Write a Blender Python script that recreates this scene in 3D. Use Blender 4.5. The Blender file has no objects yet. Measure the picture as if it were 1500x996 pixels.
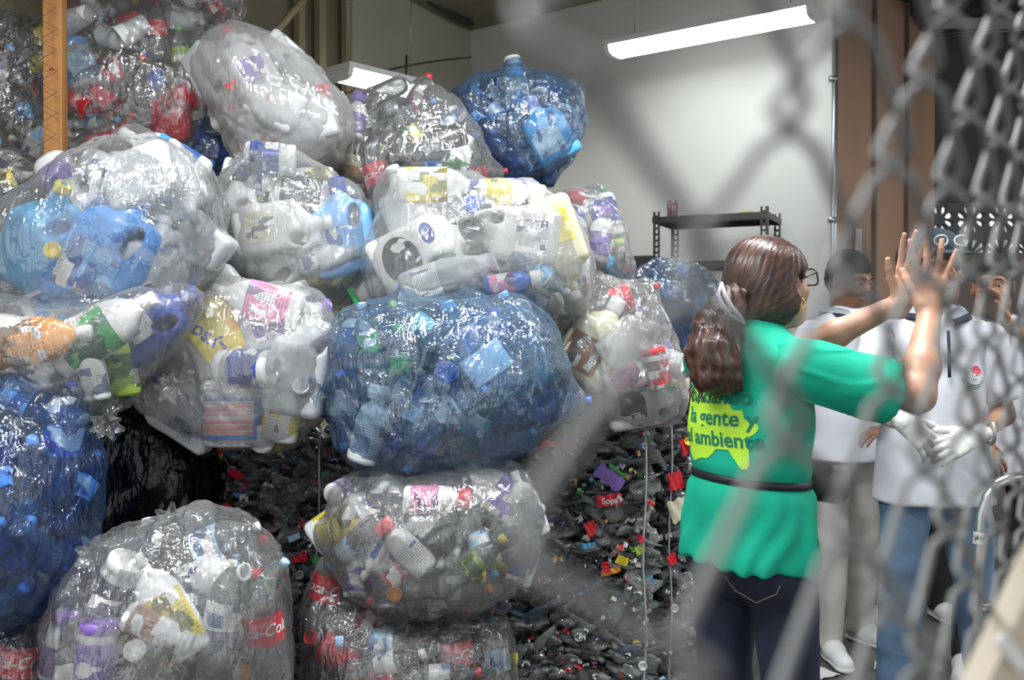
import bpy, bmesh, math, random
import numpy as np
from mathutils import Vector, Matrix
from mathutils.bvhtree import BVHTree
random.seed(7)
RNG = np.random.default_rng(11)
S = bpy.context.scene
COL = S.collection

# ------------------------------------------------------------------ camera, sky, exposure
F = 1458.0
HOR = 482.0
CAMZ = 1.38
def P(px, py, d):
    """point of the place seen at pixel (px,py) at distance d along the view axis"""
    return Vector(((px-750.0)/F*d, d, CAMZ+(HOR-py)/F*d))

cam_data = bpy.data.cameras.new('camera')
cam = bpy.data.objects.new('camera', cam_data); COL.objects.link(cam)
cam.location = (0, 0, CAMZ)
cam.rotation_euler = (math.radians(90-0.63), 0, 0)
cam_data.sensor_width = 36; cam_data.lens = 36*F/1500
cam_data.clip_start = 0.01; cam_data.clip_end = 100
cam_data.dof.use_dof = True
cam_data.dof.focus_distance = 2.9
cam_data.dof.aperture_fstop = 5.4
S.camera = cam
S.view_settings.view_transform = 'Standard'
S.view_settings.look = 'None'
S.view_settings.exposure = 0.35
S.view_settings.gamma = 1
S.view_settings.use_curve_mapping = False
S.cycles.max_bounces = 8
S.cycles.diffuse_bounces = 3
S.cycles.glossy_bounces = 3
S.cycles.transmission_bounces = 4
S.cycles.transparent_max_bounces = 28
S.cycles.caustics_reflective = False
S.cycles.caustics_refractive = False
S.cycles.sample_clamp_indirect = 6.0

W = bpy.data.worlds.new('daylight'); S.world = W; W.use_nodes = True
bgn = W.node_tree.nodes['Background']
bgn.inputs[0].default_value = (0.93, 0.97, 1.0, 1); bgn.inputs[1].default_value = 0.9
LAMP_EMIT = 7.0
LAMP_W = 46.0

# ------------------------------------------------------------------ helpers: objects
def tag(o, label=None, cat=None, group=None, kind=None):
    if label: o['label'] = label
    if cat: o['category'] = cat
    if group: o['group'] = group
    if kind: o['kind'] = kind
    return o
def empty(name, loc=(0,0,0), label=None, cat=None, group=None, kind=None):
    o = bpy.data.objects.new(name, None); COL.objects.link(o)
    o.location = loc; o.empty_display_size = 0.05
    return tag(o, label, cat, group, kind)
def mesh_np(name, V, Fc, smooth=True):
    """mesh from an array of vertices and a list/array of faces"""
    me = bpy.data.meshes.new(name)
    if isinstance(Fc, np.ndarray):
        n = Fc.shape[1]
        me.vertices.add(len(V)); me.vertices.foreach_set('co', np.asarray(V, np.float32).ravel())
        me.loops.add(Fc.size); me.loops.foreach_set('vertex_index', Fc.astype(np.int32).ravel())
        me.polygons.add(len(Fc))
        me.polygons.foreach_set('loop_start', np.arange(0, Fc.size, n, dtype=np.int32))
        me.update(calc_edges=True); me.validate()
    else:
        me.from_pydata([tuple(map(float, v)) for v in V], [], Fc)
    if smooth and len(me.polygons): me.polygons.foreach_set('use_smooth', [True]*len(me.polygons))
    me.update()
    return me
def link(name, me, mat, parent=None, loc=None):
    o = bpy.data.objects.new(name, me); COL.objects.link(o)
    me.name = name
    if mat is not None and not me.materials: me.materials.append(mat)
    if parent is not None: o.parent = parent
    if loc is not None: o.location = loc
    return o
class MB:
    """collects vertices and faces of one mesh"""
    def __init__(s): s.v = []; s.f = []; s.m = []; s.cur = 0
    def add(s, V, Fc):
        b = len(s.v); s.v.extend([tuple(map(float, v)) for v in V])
        for f in Fc: s.f.append(tuple(int(i)+b for i in f)); s.m.append(s.cur)
        return s
    def box(s, c, size, R=None):
        c = np.array(c); h = np.array(size)/2
        V = [(x*h[0], y*h[1], z*h[2]) for x in (-1,1) for y in (-1,1) for z in (-1,1)]
        if R is not None: V = [tuple(R @ Vector(v)) for v in V]
        V = [tuple(c+np.array(v)) for v in V]
        return s.add(V, [(0,1,3,2),(4,6,7,5),(0,4,5,1),(2,3,7,6),(0,2,6,4),(1,5,7,3)])
    def tube(s, pts, r, seg=8, cap=True):
        V, Fc = tube(pts, r, seg, cap); return s.add(V, Fc)
    def lathe(s, prof, seg=24, sq=2.0, sx=1, sy=1, rib=None):
        V, Fc = lathe(prof, seg, sq, sx, sy); return s.add(V, Fc)
    def mesh(s, name='mesh', smooth=True, mats=None):
        me = mesh_np(name, s.v, s.f, smooth)
        if mats:
            for m in mats: me.materials.append(m)
            me.polygons.foreach_set('material_index', s.m); me.update()
        return me
def bevel(me, w=0.004, seg=2):
    bm = bmesh.new(); bm.from_mesh(me)
    bmesh.ops.recalc_face_normals(bm, faces=bm.faces)
    bmesh.ops.bevel(bm, geom=[e for e in bm.edges if len(e.link_faces)==2 and e.calc_face_angle(0) > 0.6], offset=w, segments=seg, affect='EDGES', profile=0.5)
    bm.to_mesh(me); bm.free(); me.update(); return me
def tube(pts, r, seg=8, cap=True):
    pts = np.array([list(p) for p in pts], float); n = len(pts)
    rr = np.full(n, r) if np.isscalar(r) else np.array(r, float)
    T = np.gradient(pts, axis=0); T /= np.linalg.norm(T, axis=1)[:,None]+1e-12
    a = np.array([0,0,1.]) if abs(T[0][2]) < .9 else np.array([1.,0,0])
    N = np.cross(T[0], a); N /= np.linalg.norm(N)
    V = []; an = np.linspace(0, 2*math.pi, seg, endpoint=False)
    for i in range(n):
        N = N - T[i]*np.dot(N, T[i]); N /= np.linalg.norm(N)+1e-12
        B = np.cross(T[i], N)
        V.append(pts[i]+rr[i]*(np.cos(an)[:,None]*N+np.sin(an)[:,None]*B))
    V = np.concatenate(V)
    Fc = [(i*seg+j, i*seg+(j+1)%seg, (i+1)*seg+(j+1)%seg, (i+1)*seg+j) for i in range(n-1) for j in range(seg)]
    if cap: Fc += [tuple(range(seg))[::-1], tuple((n-1)*seg+j for j in range(seg))]
    return V, Fc
def lathe(prof, seg=24, sq=2.0, sx=1.0, sy=1.0):
    """profile of (radius, z); superellipse cross section"""
    V = []
    an = np.linspace(0, 2*math.pi, seg, endpoint=False)
    c, s_ = np.cos(an), np.sin(an)
    e = 2.0/sq
    x = np.sign(c)*np.abs(c)**e; y = np.sign(s_)*np.abs(s_)**e
    for r, z in prof:
        for j in range(seg): V.append((x[j]*r*sx, y[j]*r*sy, z))
    n = len(prof)
    Fc = [(i*seg+j, i*seg+(j+1)%seg, (i+1)*seg+(j+1)%seg, (i+1)*seg+j) for i in range(n-1) for j in range(seg)]
    if prof[0][0] > 1e-4: Fc.append(tuple(range(seg))[::-1])
    if prof[-1][0] > 1e-4 and prof[-1][0] < prof[-2][0]+1: Fc.append(tuple((n-1)*seg+j for j in range(seg)))
    return V, Fc
def struct(name, me, mat):
    o = link(name, me, mat); o['kind'] = 'structure'; return o

# ------------------------------------------------------------------ helpers: noise and implicit surfaces
def _h(i, j, k, s):
    n = (i*73856093) ^ (j*19349663) ^ (k*83492791) ^ (s*2654435)
    n = (n ^ (n >> 13))*1274126177
    n = (n ^ (n >> 16)) & 0x7fffffff
    return n/float(0x7fffffff)*2-1
def noise(p, sc=1.0, seed=0):
    p = np.asarray(p, float)*sc + 1000.0
    i = np.floor(p).astype(np.int64); f = p-i; u = f*f*(3-2*f)
    r = 0
    for dx in (0,1):
        for dy in (0,1):
            for dz in (0,1):
                w = (u[...,0] if dx else 1-u[...,0])*(u[...,1] if dy else 1-u[...,1])*(u[...,2] if dz else 1-u[...,2])
                r = r+w*_h(i[...,0]+dx, i[...,1]+dy, i[...,2]+dz, seed)
    return r
def surface_nets(Fv, o, h):
    s = Fv < 0
    nx, ny, nz = Fv.shape
    acc = np.zeros((nx-1,ny-1,nz-1,3)); cnt = np.zeros((nx-1,ny-1,nz-1))
    sl = lambda d: slice(d, d-1 if d-1 else None)
    for ax in range(3):
        oth = [a for a in range(3) if a != ax]
        for d1 in (0,1):
            for d2 in (0,1):
                A = [None]*3; B = [None]*3
                A[ax] = slice(0,-1); B[ax] = slice(1,None)
                A[oth[0]] = B[oth[0]] = sl(d1); A[oth[1]] = B[oth[1]] = sl(d2)
                fa = Fv[tuple(A)]; fb = Fv[tuple(B)]
                m = (fa < 0) != (fb < 0)
                t = np.where(m, fa/(fa-fb+1e-12*(fa==fb)), 0)
                v = np.zeros(m.shape+(3,)); v[...,ax] = t; v[...,oth[0]] = d1; v[...,oth[1]] = d2
                acc += v*m[...,None]; cnt += m
    act = cnt > 0
    idx = -np.ones(act.shape, int); idx[act] = np.arange(act.sum())
    g = np.argwhere(act)
    V = (g+acc[act]/cnt[act][:,None])*h+np.array(o)
    quads = []
    for ax in range(3):
        a1, a2 = (ax+1)%3, (ax+2)%3
        A = [slice(None)]*3; B = [slice(None)]*3
        A[ax] = slice(0,-1); B[ax] = slice(1,None)
        ch = s[tuple(A)] != s[tuple(B)]
        e = np.argwhere(ch)
        e = e[(e[:,a1] > 0) & (e[:,a2] > 0) & (e[:,a1] < Fv.shape[a1]-1) & (e[:,a2] < Fv.shape[a2]-1)]
        d1 = np.zeros(3, int); d1[a1] = 1; d2 = np.zeros(3, int); d2[a2] = 1
        q = np.stack([idx[tuple((e-d1-d2).T)], idx[tuple((e-d2).T)], idx[tuple(e.T)], idx[tuple((e-d1).T)]], 1)
        inside = s[tuple(e.T)]
        q[~inside] = q[~inside][:, ::-1]
        quads.append(q)
    return V, np.concatenate(quads)
def v3(x): return np.array([float(x[0]), float(x[1]), float(x[2])])
def cap(a, b, ra, rb=None, k=0.02, ax=None, s=1.0, op='+'):
    return dict(t='c', a=v3(a), b=v3(b), ra=ra, rb=ra if rb is None else rb, k=k, ax=None if ax is None else v3(ax), s=s, op=op)
def ell(c, r, R=None, k=0.02, op='+'):
    return dict(t='e', c=v3(c), r=np.array(r, float), R=R, k=k, op=op)
def rbox(c, h, rad, R=None, k=0.01, op='+', tz=0.0):
    return dict(t='b', c=v3(c), h=np.array(h, float), rad=rad, R=R, k=k, op=op, tz=tz)
def prim_bounds(p):
    if p['t'] == 'c':
        r = max(p['ra'], p['rb'])
        return np.minimum(p['a'], p['b'])-r, np.maximum(p['a'], p['b'])+r
    m = p['r'].max() if p['t'] == 'e' else np.linalg.norm(p['h'])+p['rad']
    return p['c']-m, p['c']+m
def prim_eval(p, X):
    if p['t'] == 'c':
        a, b = p['a'], p['b']
        if p['ax'] is not None:
            X = X+(p['s']-1)*((X-a)@p['ax'])[...,None]*p['ax']
            b = b+(p['s']-1)*np.dot(b-a, p['ax'])*p['ax']
        ab = b-a; L = np.dot(ab, ab)+1e-12
        t = np.clip(((X-a)@ab)/L, 0, 1)
        return np.linalg.norm(X-a-t[...,None]*ab, axis=-1)-(p['ra']+(p['rb']-p['ra'])*t)
    Q = X-p['c']
    if p['R'] is not None: Q = Q@np.array(p['R'], float)
    if p['t'] == 'e':
        r = p['r']; k0 = np.linalg.norm(Q/r, axis=-1); k1 = np.linalg.norm(Q/(r*r), axis=-1)+1e-9
        return k0*(k0-1)/k1
    h = p['h']
    if p['tz']:
        sc = 1-p['tz']*np.clip(Q[...,2]/h[2], -1, 1)
        Q = Q.copy(); Q[...,0] /= sc; Q[...,1] /= sc
    q = np.abs(Q)-(h-p['rad'])
    return np.linalg.norm(np.maximum(q, 0), axis=-1)+np.minimum(q.max(-1), 0)-p['rad']
def sdf_mesh(prims, h, lo=None, hi=None, disp=None):
    if lo is None:
        bs = [prim_bounds(p) for p in prims if p['op'] == '+']
        lo = np.min([b[0] for b in bs], 0)-3*h; hi = np.max([b[1] for b in bs], 0)+3*h
    lo = np.array(lo, float); hi = np.array(hi, float)
    n = np.ceil((hi-lo)/h).astype(int)+1
    Fv = np.full(tuple(n), 0.08)
    ax = [lo[i]+h*np.arange(n[i]) for i in range(3)]
    for p in prims:
        b0, b1 = prim_bounds(p); m = max(p['k'], h)*2+0.01
        i0 = np.clip(np.floor((b0-m-lo)/h).astype(int), 0, n); i1 = np.clip(np.ceil((b1+m-lo)/h).astype(int)+1, 0, n)
        if np.any(i1 <= i0): continue
        X = np.stack(np.meshgrid(*[ax[i][i0[i]:i1[i]] for i in range(3)], indexing='ij'), -1)
        d = prim_eval(p, X)
        sl = tuple(slice(i0[i], i1[i]) for i in range(3)); A = Fv[sl]; k = p['k']
        if p['op'] == '+':
            hh = np.maximum(k-np.abs(A-d), 0)/k; Fv[sl] = np.minimum(A, d)-hh*hh*k*0.25
        else:
            d = -d; hh = np.maximum(k-np.abs(A-d), 0)/k; Fv[sl] = np.maximum(A, d)+hh*hh*k*0.25
    if disp is not None:
        near = np.abs(Fv) < 0.05
        X = np.argwhere(near)*h+lo
        Fv[near] += disp(X)
    return surface_nets(Fv, lo, h)
def merge(parts):
    V = []; Fc = []; b = 0
    for v, f in parts:
        V.append(v); Fc.append(f+b); b += len(v)
    return np.concatenate(V), np.concatenate(Fc)
def smooth_vf(V, Fc, it=2):
    V = V.copy()
    for _ in range(it):
        acc = np.zeros_like(V); c = np.zeros(len(V))
        for a, b in ((0,1),(1,2),(2,3),(3,0)):
            np.add.at(acc, Fc[:,a], V[Fc[:,b]]); np.add.at(c, Fc[:,a], 1)
            np.add.at(acc, Fc[:,b], V[Fc[:,a]]); np.add.at(c, Fc[:,b], 1)
        V = V*.4+.6*acc/np.maximum(c, 1)[:,None]
    return V

# ------------------------------------------------------------------ helpers: materials
MATS = {}
def nt(name):
    m = bpy.data.materials.new(name); m.use_nodes = True
    t = m.node_tree; t.nodes.clear()
    out = t.nodes.new('ShaderNodeOutputMaterial')
    return m, t, out
def N(t, kind, **kw):
    n = t.nodes.new('ShaderNode'+kind)
    for k, v in kw.items():
        if k in n.inputs: n.inputs[k].default_value = v
        else: setattr(n, k, v)
    return n
def principled(name, col, rough=0.5, metal=0.0, spec=0.5, nscale=0, namt=0.0, bump=0.0, bscale=60, stretch=None, col2=None, objcolor=False, coat=0.0, trans=0.0):
    m, t, out = nt(name)
    b = N(t, 'BsdfPrincipled'); t.links.new(b.outputs[0], out.inputs[0])
    b.inputs['Roughness'].default_value = rough; b.inputs['Metallic'].default_value = metal
    b.inputs['Specular IOR Level'].default_value = spec; b.inputs['Coat Weight'].default_value = coat
    tc = N(t, 'TexCoord'); src = tc.outputs['Object']
    if stretch:
        mp = N(t, 'Mapping'); mp.inputs['Scale'].default_value = stretch; t.links.new(src, mp.inputs[0]); src = mp.outputs[0]
    base = None
    if objcolor: oi = N(t, 'ObjectInfo'); base = oi.outputs['Color']
    if nscale:
        nz = N(t, 'TexNoise', Scale=nscale, Detail=5.0); t.links.new(src, nz.inputs['Vector'])
        mx = N(t, 'Mix', data_type='RGBA')
        rp = N(t, 'ValToRGB'); rp.color_ramp.elements[0].position = .35; rp.color_ramp.elements[1].position = .65
        t.links.new(nz.outputs[0], rp.inputs[0])
        c2 = col2 or tuple(c*(1-namt) for c in col)
        mx.inputs[6].default_value = (*c2, 1); mx.inputs[7].default_value = (*col, 1)
        if base: t.links.new(base, mx.inputs[7])
        t.links.new(rp.outputs[0], mx.inputs[0]); t.links.new(mx.outputs[2], b.inputs['Base Color'])
    elif base: t.links.new(base, b.inputs['Base Color'])
    else: b.inputs['Base Color'].default_value = (*col, 1)
    if bump:
        n2 = N(t, 'TexNoise', Scale=bscale, Detail=4.0); t.links.new(src, n2.inputs['Vector'])
        bp = N(t, 'Bump', Strength=bump, Distance=0.01); t.links.new(n2.outputs[0], bp.inputs['Height'])
        t.links.new(bp.outputs[0], b.inputs['Normal'])
    if trans:
        tr = N(t, 'BsdfTranslucent'); 
        if base: t.links.new(base, tr.inputs[0])
        else: tr.inputs[0].default_value = (*col, 1)
        ms = N(t, 'MixShader'); ms.inputs[0].default_value = trans
        t.links.new(b.outputs[0], ms.inputs[1]); t.links.new(tr.outputs[0], ms.inputs[2]); t.links.new(ms.outputs[0], out.inputs[0])
    MATS[name] = m; return m
def film_mat(name, tint=(1,1,1), milk=0.08, gloss=0.35, crinkle=0.5, edge=0.45, dif=(.9,.92,.95), scale=1.0):
    """thin wrinkled plastic film"""
    m, t, out = nt(name)
    L = t.links.new
    tc = N(t, 'TexCoord'); mp = N(t, 'Mapping'); L(tc.outputs['Object'], mp.inputs[0])
    mp.inputs['Rotation'].default_value = (0.3, 0.5, 0.4); mp.inputs['Scale'].default_value = (1.7*scale, 1.7*scale, .75*scale)
    n1 = N(t, 'TexNoise', Scale=5.0, Detail=5.0, Roughness=.55, Distortion=.9); n1.noise_type = 'RIDGED_MULTIFRACTAL' if hasattr(n1, 'noise_type') else n1.noise_type
    L(mp.outputs[0], n1.inputs['Vector'])
    n2 = N(t, 'TexNoise', Scale=26.0, Detail=3.0, Distortion=.6); L(mp.outputs[0], n2.inputs['Vector'])
    mp3 = N(t, 'Mapping'); L(tc.outputs['Object'], mp3.inputs[0]); mp3.inputs['Rotation'].default_value = (.2, .9, .3); mp3.inputs['Scale'].default_value = (30*scale, 14*scale, 4*scale)
    n3 = N(t, 'TexNoise', Scale=1.0, Detail=3.0, Distortion=1.2); L(mp3.outputs[0], n3.inputs['Vector'])
    a0 = N(t, 'Math', operation='MULTIPLY_ADD'); L(n3.outputs[0], a0.inputs[0]); a0.inputs[1].default_value = .5; L(n1.outputs[0], a0.inputs[2])
    ad = N(t, 'Math', operation='MULTIPLY_ADD'); L(n2.outputs[0], ad.inputs[0]); ad.inputs[1].default_value = .4; L(a0.outputs[0], ad.inputs[2])
    bp = N(t, 'Bump', Strength=crinkle, Distance=0.04); L(ad.outputs[0], bp.inputs['Height'])
    lw = N(t, 'LayerWeight', Blend=.35)
    tr = N(t, 'BsdfTransparent'); tr.inputs[0].default_value = (*tint, 1)
    df = N(t, 'BsdfDiffuse'); df.inputs[0].default_value = (*dif, 1)
    tl = N(t, 'BsdfTranslucent'); tl.inputs[0].default_value = (*dif, 1)
    L(bp.outputs[0], df.inputs['Normal'])
    m0 = N(t, 'MixShader'); m0.inputs[0].default_value = .5; L(df.outputs[0], m0.inputs[1]); L(tl.outputs[0], m0.inputs[2])
    fa = N(t, 'Math', operation='MULTIPLY_ADD', use_clamp=True); L(lw.outputs['Facing'], fa.inputs[0])
    pw = N(t, 'Math', operation='POWER'); L(lw.outputs['Facing'], pw.inputs[0]); pw.inputs[1].default_value = 3.0
    L(pw.outputs[0], fa.inputs[0]); fa.inputs[1].default_value = edge; fa.inputs[2].default_value = milk
    m1 = N(t, 'MixShader'); L(fa.outputs[0], m1.inputs[0]); L(tr.outputs[0], m1.inputs[1]); L(m0.outputs[0], m1.inputs[2])
    gl = N(t, 'BsdfGlossy', Roughness=.07); L(bp.outputs[0], gl.inputs['Normal'])
    fr = N(t, 'Fresnel', IOR=1.45); L(bp.outputs[0], fr.inputs['Normal'])
    fm = N(t, 'Math', operation='MULTIPLY_ADD', use_clamp=True); L(fr.outputs[0], fm.inputs[0]); fm.inputs[1].default_value = gloss*1.5; fm.inputs[2].default_value = gloss*.30
    m2 = N(t, 'MixShader'); L(fm.outputs[0], m2.inputs[0]); L(m1.outputs[0], m2.inputs[1]); L(gl.outputs[0], m2.inputs[2])
    L(m2.outputs[0], out.inputs[0])
    MATS[name] = m; return m
def pet_mat(name, body=.20, edge=.5, crumple=0.0):
    """clear thin bottle plastic tinted by the object's own colour"""
    m, t, out = nt(name); L = t.links.new
    oi = N(t, 'ObjectInfo')
    tr = N(t, 'BsdfTransparent'); L(oi.outputs['Color'], tr.inputs[0])
    df = N(t, 'BsdfDiffuse'); L(oi.outputs['Color'], df.inputs[0])
    tl = N(t, 'BsdfTranslucent'); L(oi.outputs['Color'], tl.inputs[0])
    m0 = N(t, 'MixShader'); m0.inputs[0].default_value = .45; L(df.outputs[0], m0.inputs[1]); L(tl.outputs[0], m0.inputs[2])
    lw = N(t, 'LayerWeight', Blend=.4); pw = N(t, 'Math', operation='POWER'); L(lw.outputs['Facing'], pw.inputs[0]); pw.inputs[1].default_value = 2.0
    fa = N(t, 'Math', operation='MULTIPLY_ADD', use_clamp=True); L(pw.outputs[0], fa.inputs[0]); fa.inputs[1].default_value = edge; fa.inputs[2].default_value = body
    m1 = N(t, 'MixShader'); L(fa.outputs[0], m1.inputs[0]); L(tr.outputs[0], m1.inputs[1]); L(m0.outputs[0], m1.inputs[2])
    tc = N(t, 'TexCoord'); nz = N(t, 'TexNoise', Scale=22.0, Detail=3.0, Distortion=.5); L(tc.outputs['Object'], nz.inputs['Vector'])
    bp = N(t, 'Bump', Strength=.5+crumple, Distance=.01); L(nz.outputs[0], bp.inputs['Height'])
    gl = N(t, 'BsdfGlossy', Roughness=.08); L(bp.outputs[0], gl.inputs['Normal'])
    fr = N(t, 'Fresnel', IOR=1.5); L(bp.outputs[0], fr.inputs['Normal'])
    m2 = N(t, 'MixShader'); L(fr.outputs[0], m2.inputs[0]); L(m1.outputs[0], m2.inputs[1]); L(gl.outputs[0], m2.inputs[2])
    L(m2.outputs[0], out.inputs[0]); MATS[name] = m; return m
def label_mat(name):
    """printed label: object colour with lighter and darker printed blocks, lines and a bar code"""
    m, t, out = nt(name); L = t.links.new
    b = N(t, 'BsdfPrincipled', Roughness=.3); L(b.outputs[0], out.inputs[0])
    oi = N(t, 'ObjectInfo'); uv = N(t, 'UVMap')
    sp = N(t, 'SeparateXYZ'); L(uv.outputs[0], sp.inputs[0])
    def math_(op, a, bb=None, c=None):
        n = N(t, 'Math', operation=op)
        for i, x in enumerate((a, bb, c)):
            if x is None: continue
            if isinstance(x, (int, float)): n.inputs[i].default_value = x
            else: L(x, n.inputs[i])
        return n.outputs[0]
    U, Vv = sp.outputs[0], sp.outputs[1]
    off = math_('MULTIPLY', oi.outputs['Random'], 17.0)
    mp = N(t, 'CombineXYZ'); L(math_('MULTIPLY', U, 5.0), mp.inputs[0]); L(math_('MULTIPLY', Vv, 2.2), mp.inputs[1]); L(off, mp.inputs[2])
    vo = N(t, 'TexVoronoi', Scale=1.0); vo.distance = 'CHEBYCHEV'; L(mp.outputs[0], vo.inputs['Vector'])
    sv = N(t, 'SeparateColor'); L(vo.outputs['Color'], sv.inputs[0])
    blk = math_('GREATER_THAN', sv.outputs[0], .74)
    dark = math_('GREATER_THAN', sv.outputs[1], .8)
    # text lines
    ln = math_('GREATER_THAN', math_('FRACT', math_('MULTIPLY', Vv, 13.0)), .55)
    n1 = N(t, 'TexNoise', Scale=1.0, Detail=1.0); mp2 = N(t, 'CombineXYZ'); L(math_('MULTIPLY', U, 90.0), mp2.inputs[0]); L(math_('FLOOR', math_('MULTIPLY', Vv, 13.0)), mp2.inputs[1]); L(off, mp2.inputs[2]); L(mp2.outputs[0], n1.inputs['Vector'])
    wd = math_('GREATER_THAN', n1.outputs[0], .5)
    zone = math_('GREATER_THAN', sv.outputs[2], .45)
    tx = math_('MULTIPLY', math_('MULTIPLY', ln, wd), zone)
    mx = N(t, 'Mix', data_type='RGBA'); L(blk, mx.inputs[0]); L(oi.outputs['Color'], mx.inputs[6]); mx.inputs[7].default_value = (.85,.85,.82,1)
    dk = N(t, 'Mix', data_type='RGBA', blend_type='MULTIPLY'); dk.inputs[0].default_value = 1; L(oi.outputs['Color'], dk.inputs[6]); dk.inputs[7].default_value = (.25,.3,.5,1)
    mx2 = N(t, 'Mix', data_type='RGBA'); L(dark, mx2.inputs[0]); L(mx.outputs[2], mx2.inputs[6]); L(dk.outputs[2], mx2.inputs[7])
    mx3 = N(t, 'Mix', data_type='RGBA'); L(math_('MULTIPLY', tx, .75), mx3.inputs[0]); L(mx2.outputs[2], mx3.inputs[6]); mx3.inputs[7].default_value = (.08,.08,.12,1)
    L(mx3.outputs[2], b.inputs['Base Color']); MATS[name] = m; return m

M_HDPE = principled('milky_plastic', (.8,.8,.78), .32, objcolor=True, trans=.3, coat=.1, bump=.15, bscale=18)
M_OPAQ = principled('coloured_plastic', (.8,.8,.8), .3, objcolor=True, coat=.2)
M_CAP = principled('cap_plastic', (.8,.1,.1), .35, objcolor=True)
M_PET = pet_mat('clear_bottle_plastic')
M_LABEL = label_mat('printed_label')
M_PLAIN = principled('plain_label', (.8,.8,.8), .35, objcolor=True)
# ------------------------------------------------------------------ the room
M_WALL = principled('painted_block_wall', (.66,.665,.635), .7, nscale=1.6, namt=.06, bump=.08, bscale=30)
M_WALLL = principled('cream_side_wall', (.50,.48,.39), .7, nscale=1.2, namt=.10, bump=.08, bscale=20)
M_TAN = principled('tan_shutter_panel', (.27,.235,.16), .55, nscale=2.0, namt=.18, stretch=(1,1,.2))
M_STRIPW = principled('yellowish_batten', (.40,.34,.20), .6, nscale=3, namt=.15)
M_CEIL = principled('dusty_ceiling_board', (.30,.26,.19), .8, nscale=1.3, namt=.3)
M_CEILD = principled('dark_roof_sheet', (.045,.045,.042), .6, nscale=2.0, namt=.4)
M_FLOOR = principled('stained_concrete_floor', (.13,.13,.12), .45, nscale=2.4, namt=.5, bump=.15, bscale=25)
M_BROWN = principled('brown_painted_partition', (.42,.25,.16), .6, nscale=1.3, namt=.2, stretch=(1,1,.35), bump=.05)
M_BROWND = principled('dark_brown_wall', (.16,.12,.10), .65, nscale=2.0, namt=.3)
M_CONC = principled('cast_breeze_block', (.11,.11,.12), .8, nscale=9, namt=.3, bump=.2)
M_STEELD = principled('dark_steel', (.07,.07,.068), .4, metal=.4, nscale=8, namt=.3)
M_GALV = principled('galvanised_pipe', (.42,.42,.42), .35, metal=.8, nscale=6, namt=.2)
M_LENS = None
CEILZ = 3.56
def wall_pt(o, u, t, z): return (o[0]+u[0]*t, o[1]+u[1]*t, z)
def wallslab(name, o, u, t0, t1, z0, z1, mat, th=.12, side=1):
    """thick upright slab from the line o+u*t; side says where the thickness goes"""
    n = (-u[1]*side*th, u[0]*side*th)
    mb = MB()
    c = []
    for t in (t0, t1):
        for k in (0, 1):
            for z in (z0, z1): c.append((o[0]+u[0]*t+n[0]*k, o[1]+u[1]*t+n[1]*k, z))
    mb.add(c, [(0,1,3,2),(4,6,7,5),(0,4,5,1),(2,3,7,6),(0,2,6,4),(1,5,7,3)])
    me = mb.mesh(name, False)
    bm = bmesh.new(); bm.from_mesh(me); bmesh.ops.recalc_face_normals(bm, faces=bm.faces); bm.to_mesh(me); bm.free()
    return struct(name, me, mat) if name.split('_')[0] in ('wall','trim','floor','ceiling','window','door','baseboard') else me
CORNER = (-.30, 7.30)
UR = (.8, -.6); UL = (-.5, -.866)
# floor and ceiling
mb = MB(); mb.box((2, 4.0, -.05), (20, 16, .1)); struct('floor', mb.mesh('floor', False), M_FLOOR)
wallslab('wall_back', CORNER, UR, -.06, 2.66, 0, CEILZ, M_WALL, side=1)
wallslab('wall_left', CORNER, UL, -.08, 1.36, 0, CEILZ, M_WALLL, side=-1)
wallslab('wall_left_shutter', (CORNER[0]-.07, CORNER[1]+.04), UL, 1.36, 6.2, 0, CEILZ, M_TAN, side=-1)
# battens on the shutter
mb = MB()
for t, w in ((1.36,.05),(1.60,.06),(1.78,.05),(2.6,.05)):
    mb.box((CORNER[0]+UL[0]*t-.035, CORNER[1]+UL[1]*t, CEILZ/2), (.04, w, CEILZ), Matrix.Rotation(-.52, 3, 'Z'))
struct('trim_shutter', mb.mesh('trim', False), M_STRIPW)
tube_v = MB()
tube_v.tube([P(455,-10,5.0), P(395,60,4.9), P(330,120,4.8)], .018, 8)
tube_v.tube([P(515,92,5.7), P(497,122,5.65)], .012, 8)
struct('trim_brace', tube_v.mesh('trim'), M_STRIPW)
# conduit at the end of the white wall
mb = MB(); e = wall_pt(CORNER, UR, 2.64, 0)
mb.tube([(e[0]-.0, e[1]-.05, 0), (e[0]+.01, e[1]-.05, 1.9), (e[0]+.03, e[1]-.05, CEILZ)], .012, 8)
mb.box((e[0]+.03, e[1]-.04, CEILZ/2), (.018, .018, CEILZ))
for z in (1.2, 2.0, 2.8): mb.box((e[0]+.01, e[1]-.05, z), (.045, .03, .03))
struct('trim_conduit', mb.mesh('trim'), M_GALV)
# brown partition going back to the far wall
BR0 = (1.85, 5.72); BU = (.628, .778)
wallslab('wall_right', BR0, BU, 0, 1.92, 0, CEILZ, M_BROWN, side=1)
mb = MB()
for t in (.62, 1.25): mb.box((BR0[0]+BU[0]*t+.01, BR0[1]+BU[1]*t-.01, CEILZ/2), (.02, .03, CEILZ), Matrix.Rotation(.67, 3, 'Z'))
struct('trim_partition', mb.mesh('trim', False), M_BROWND)
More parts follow.
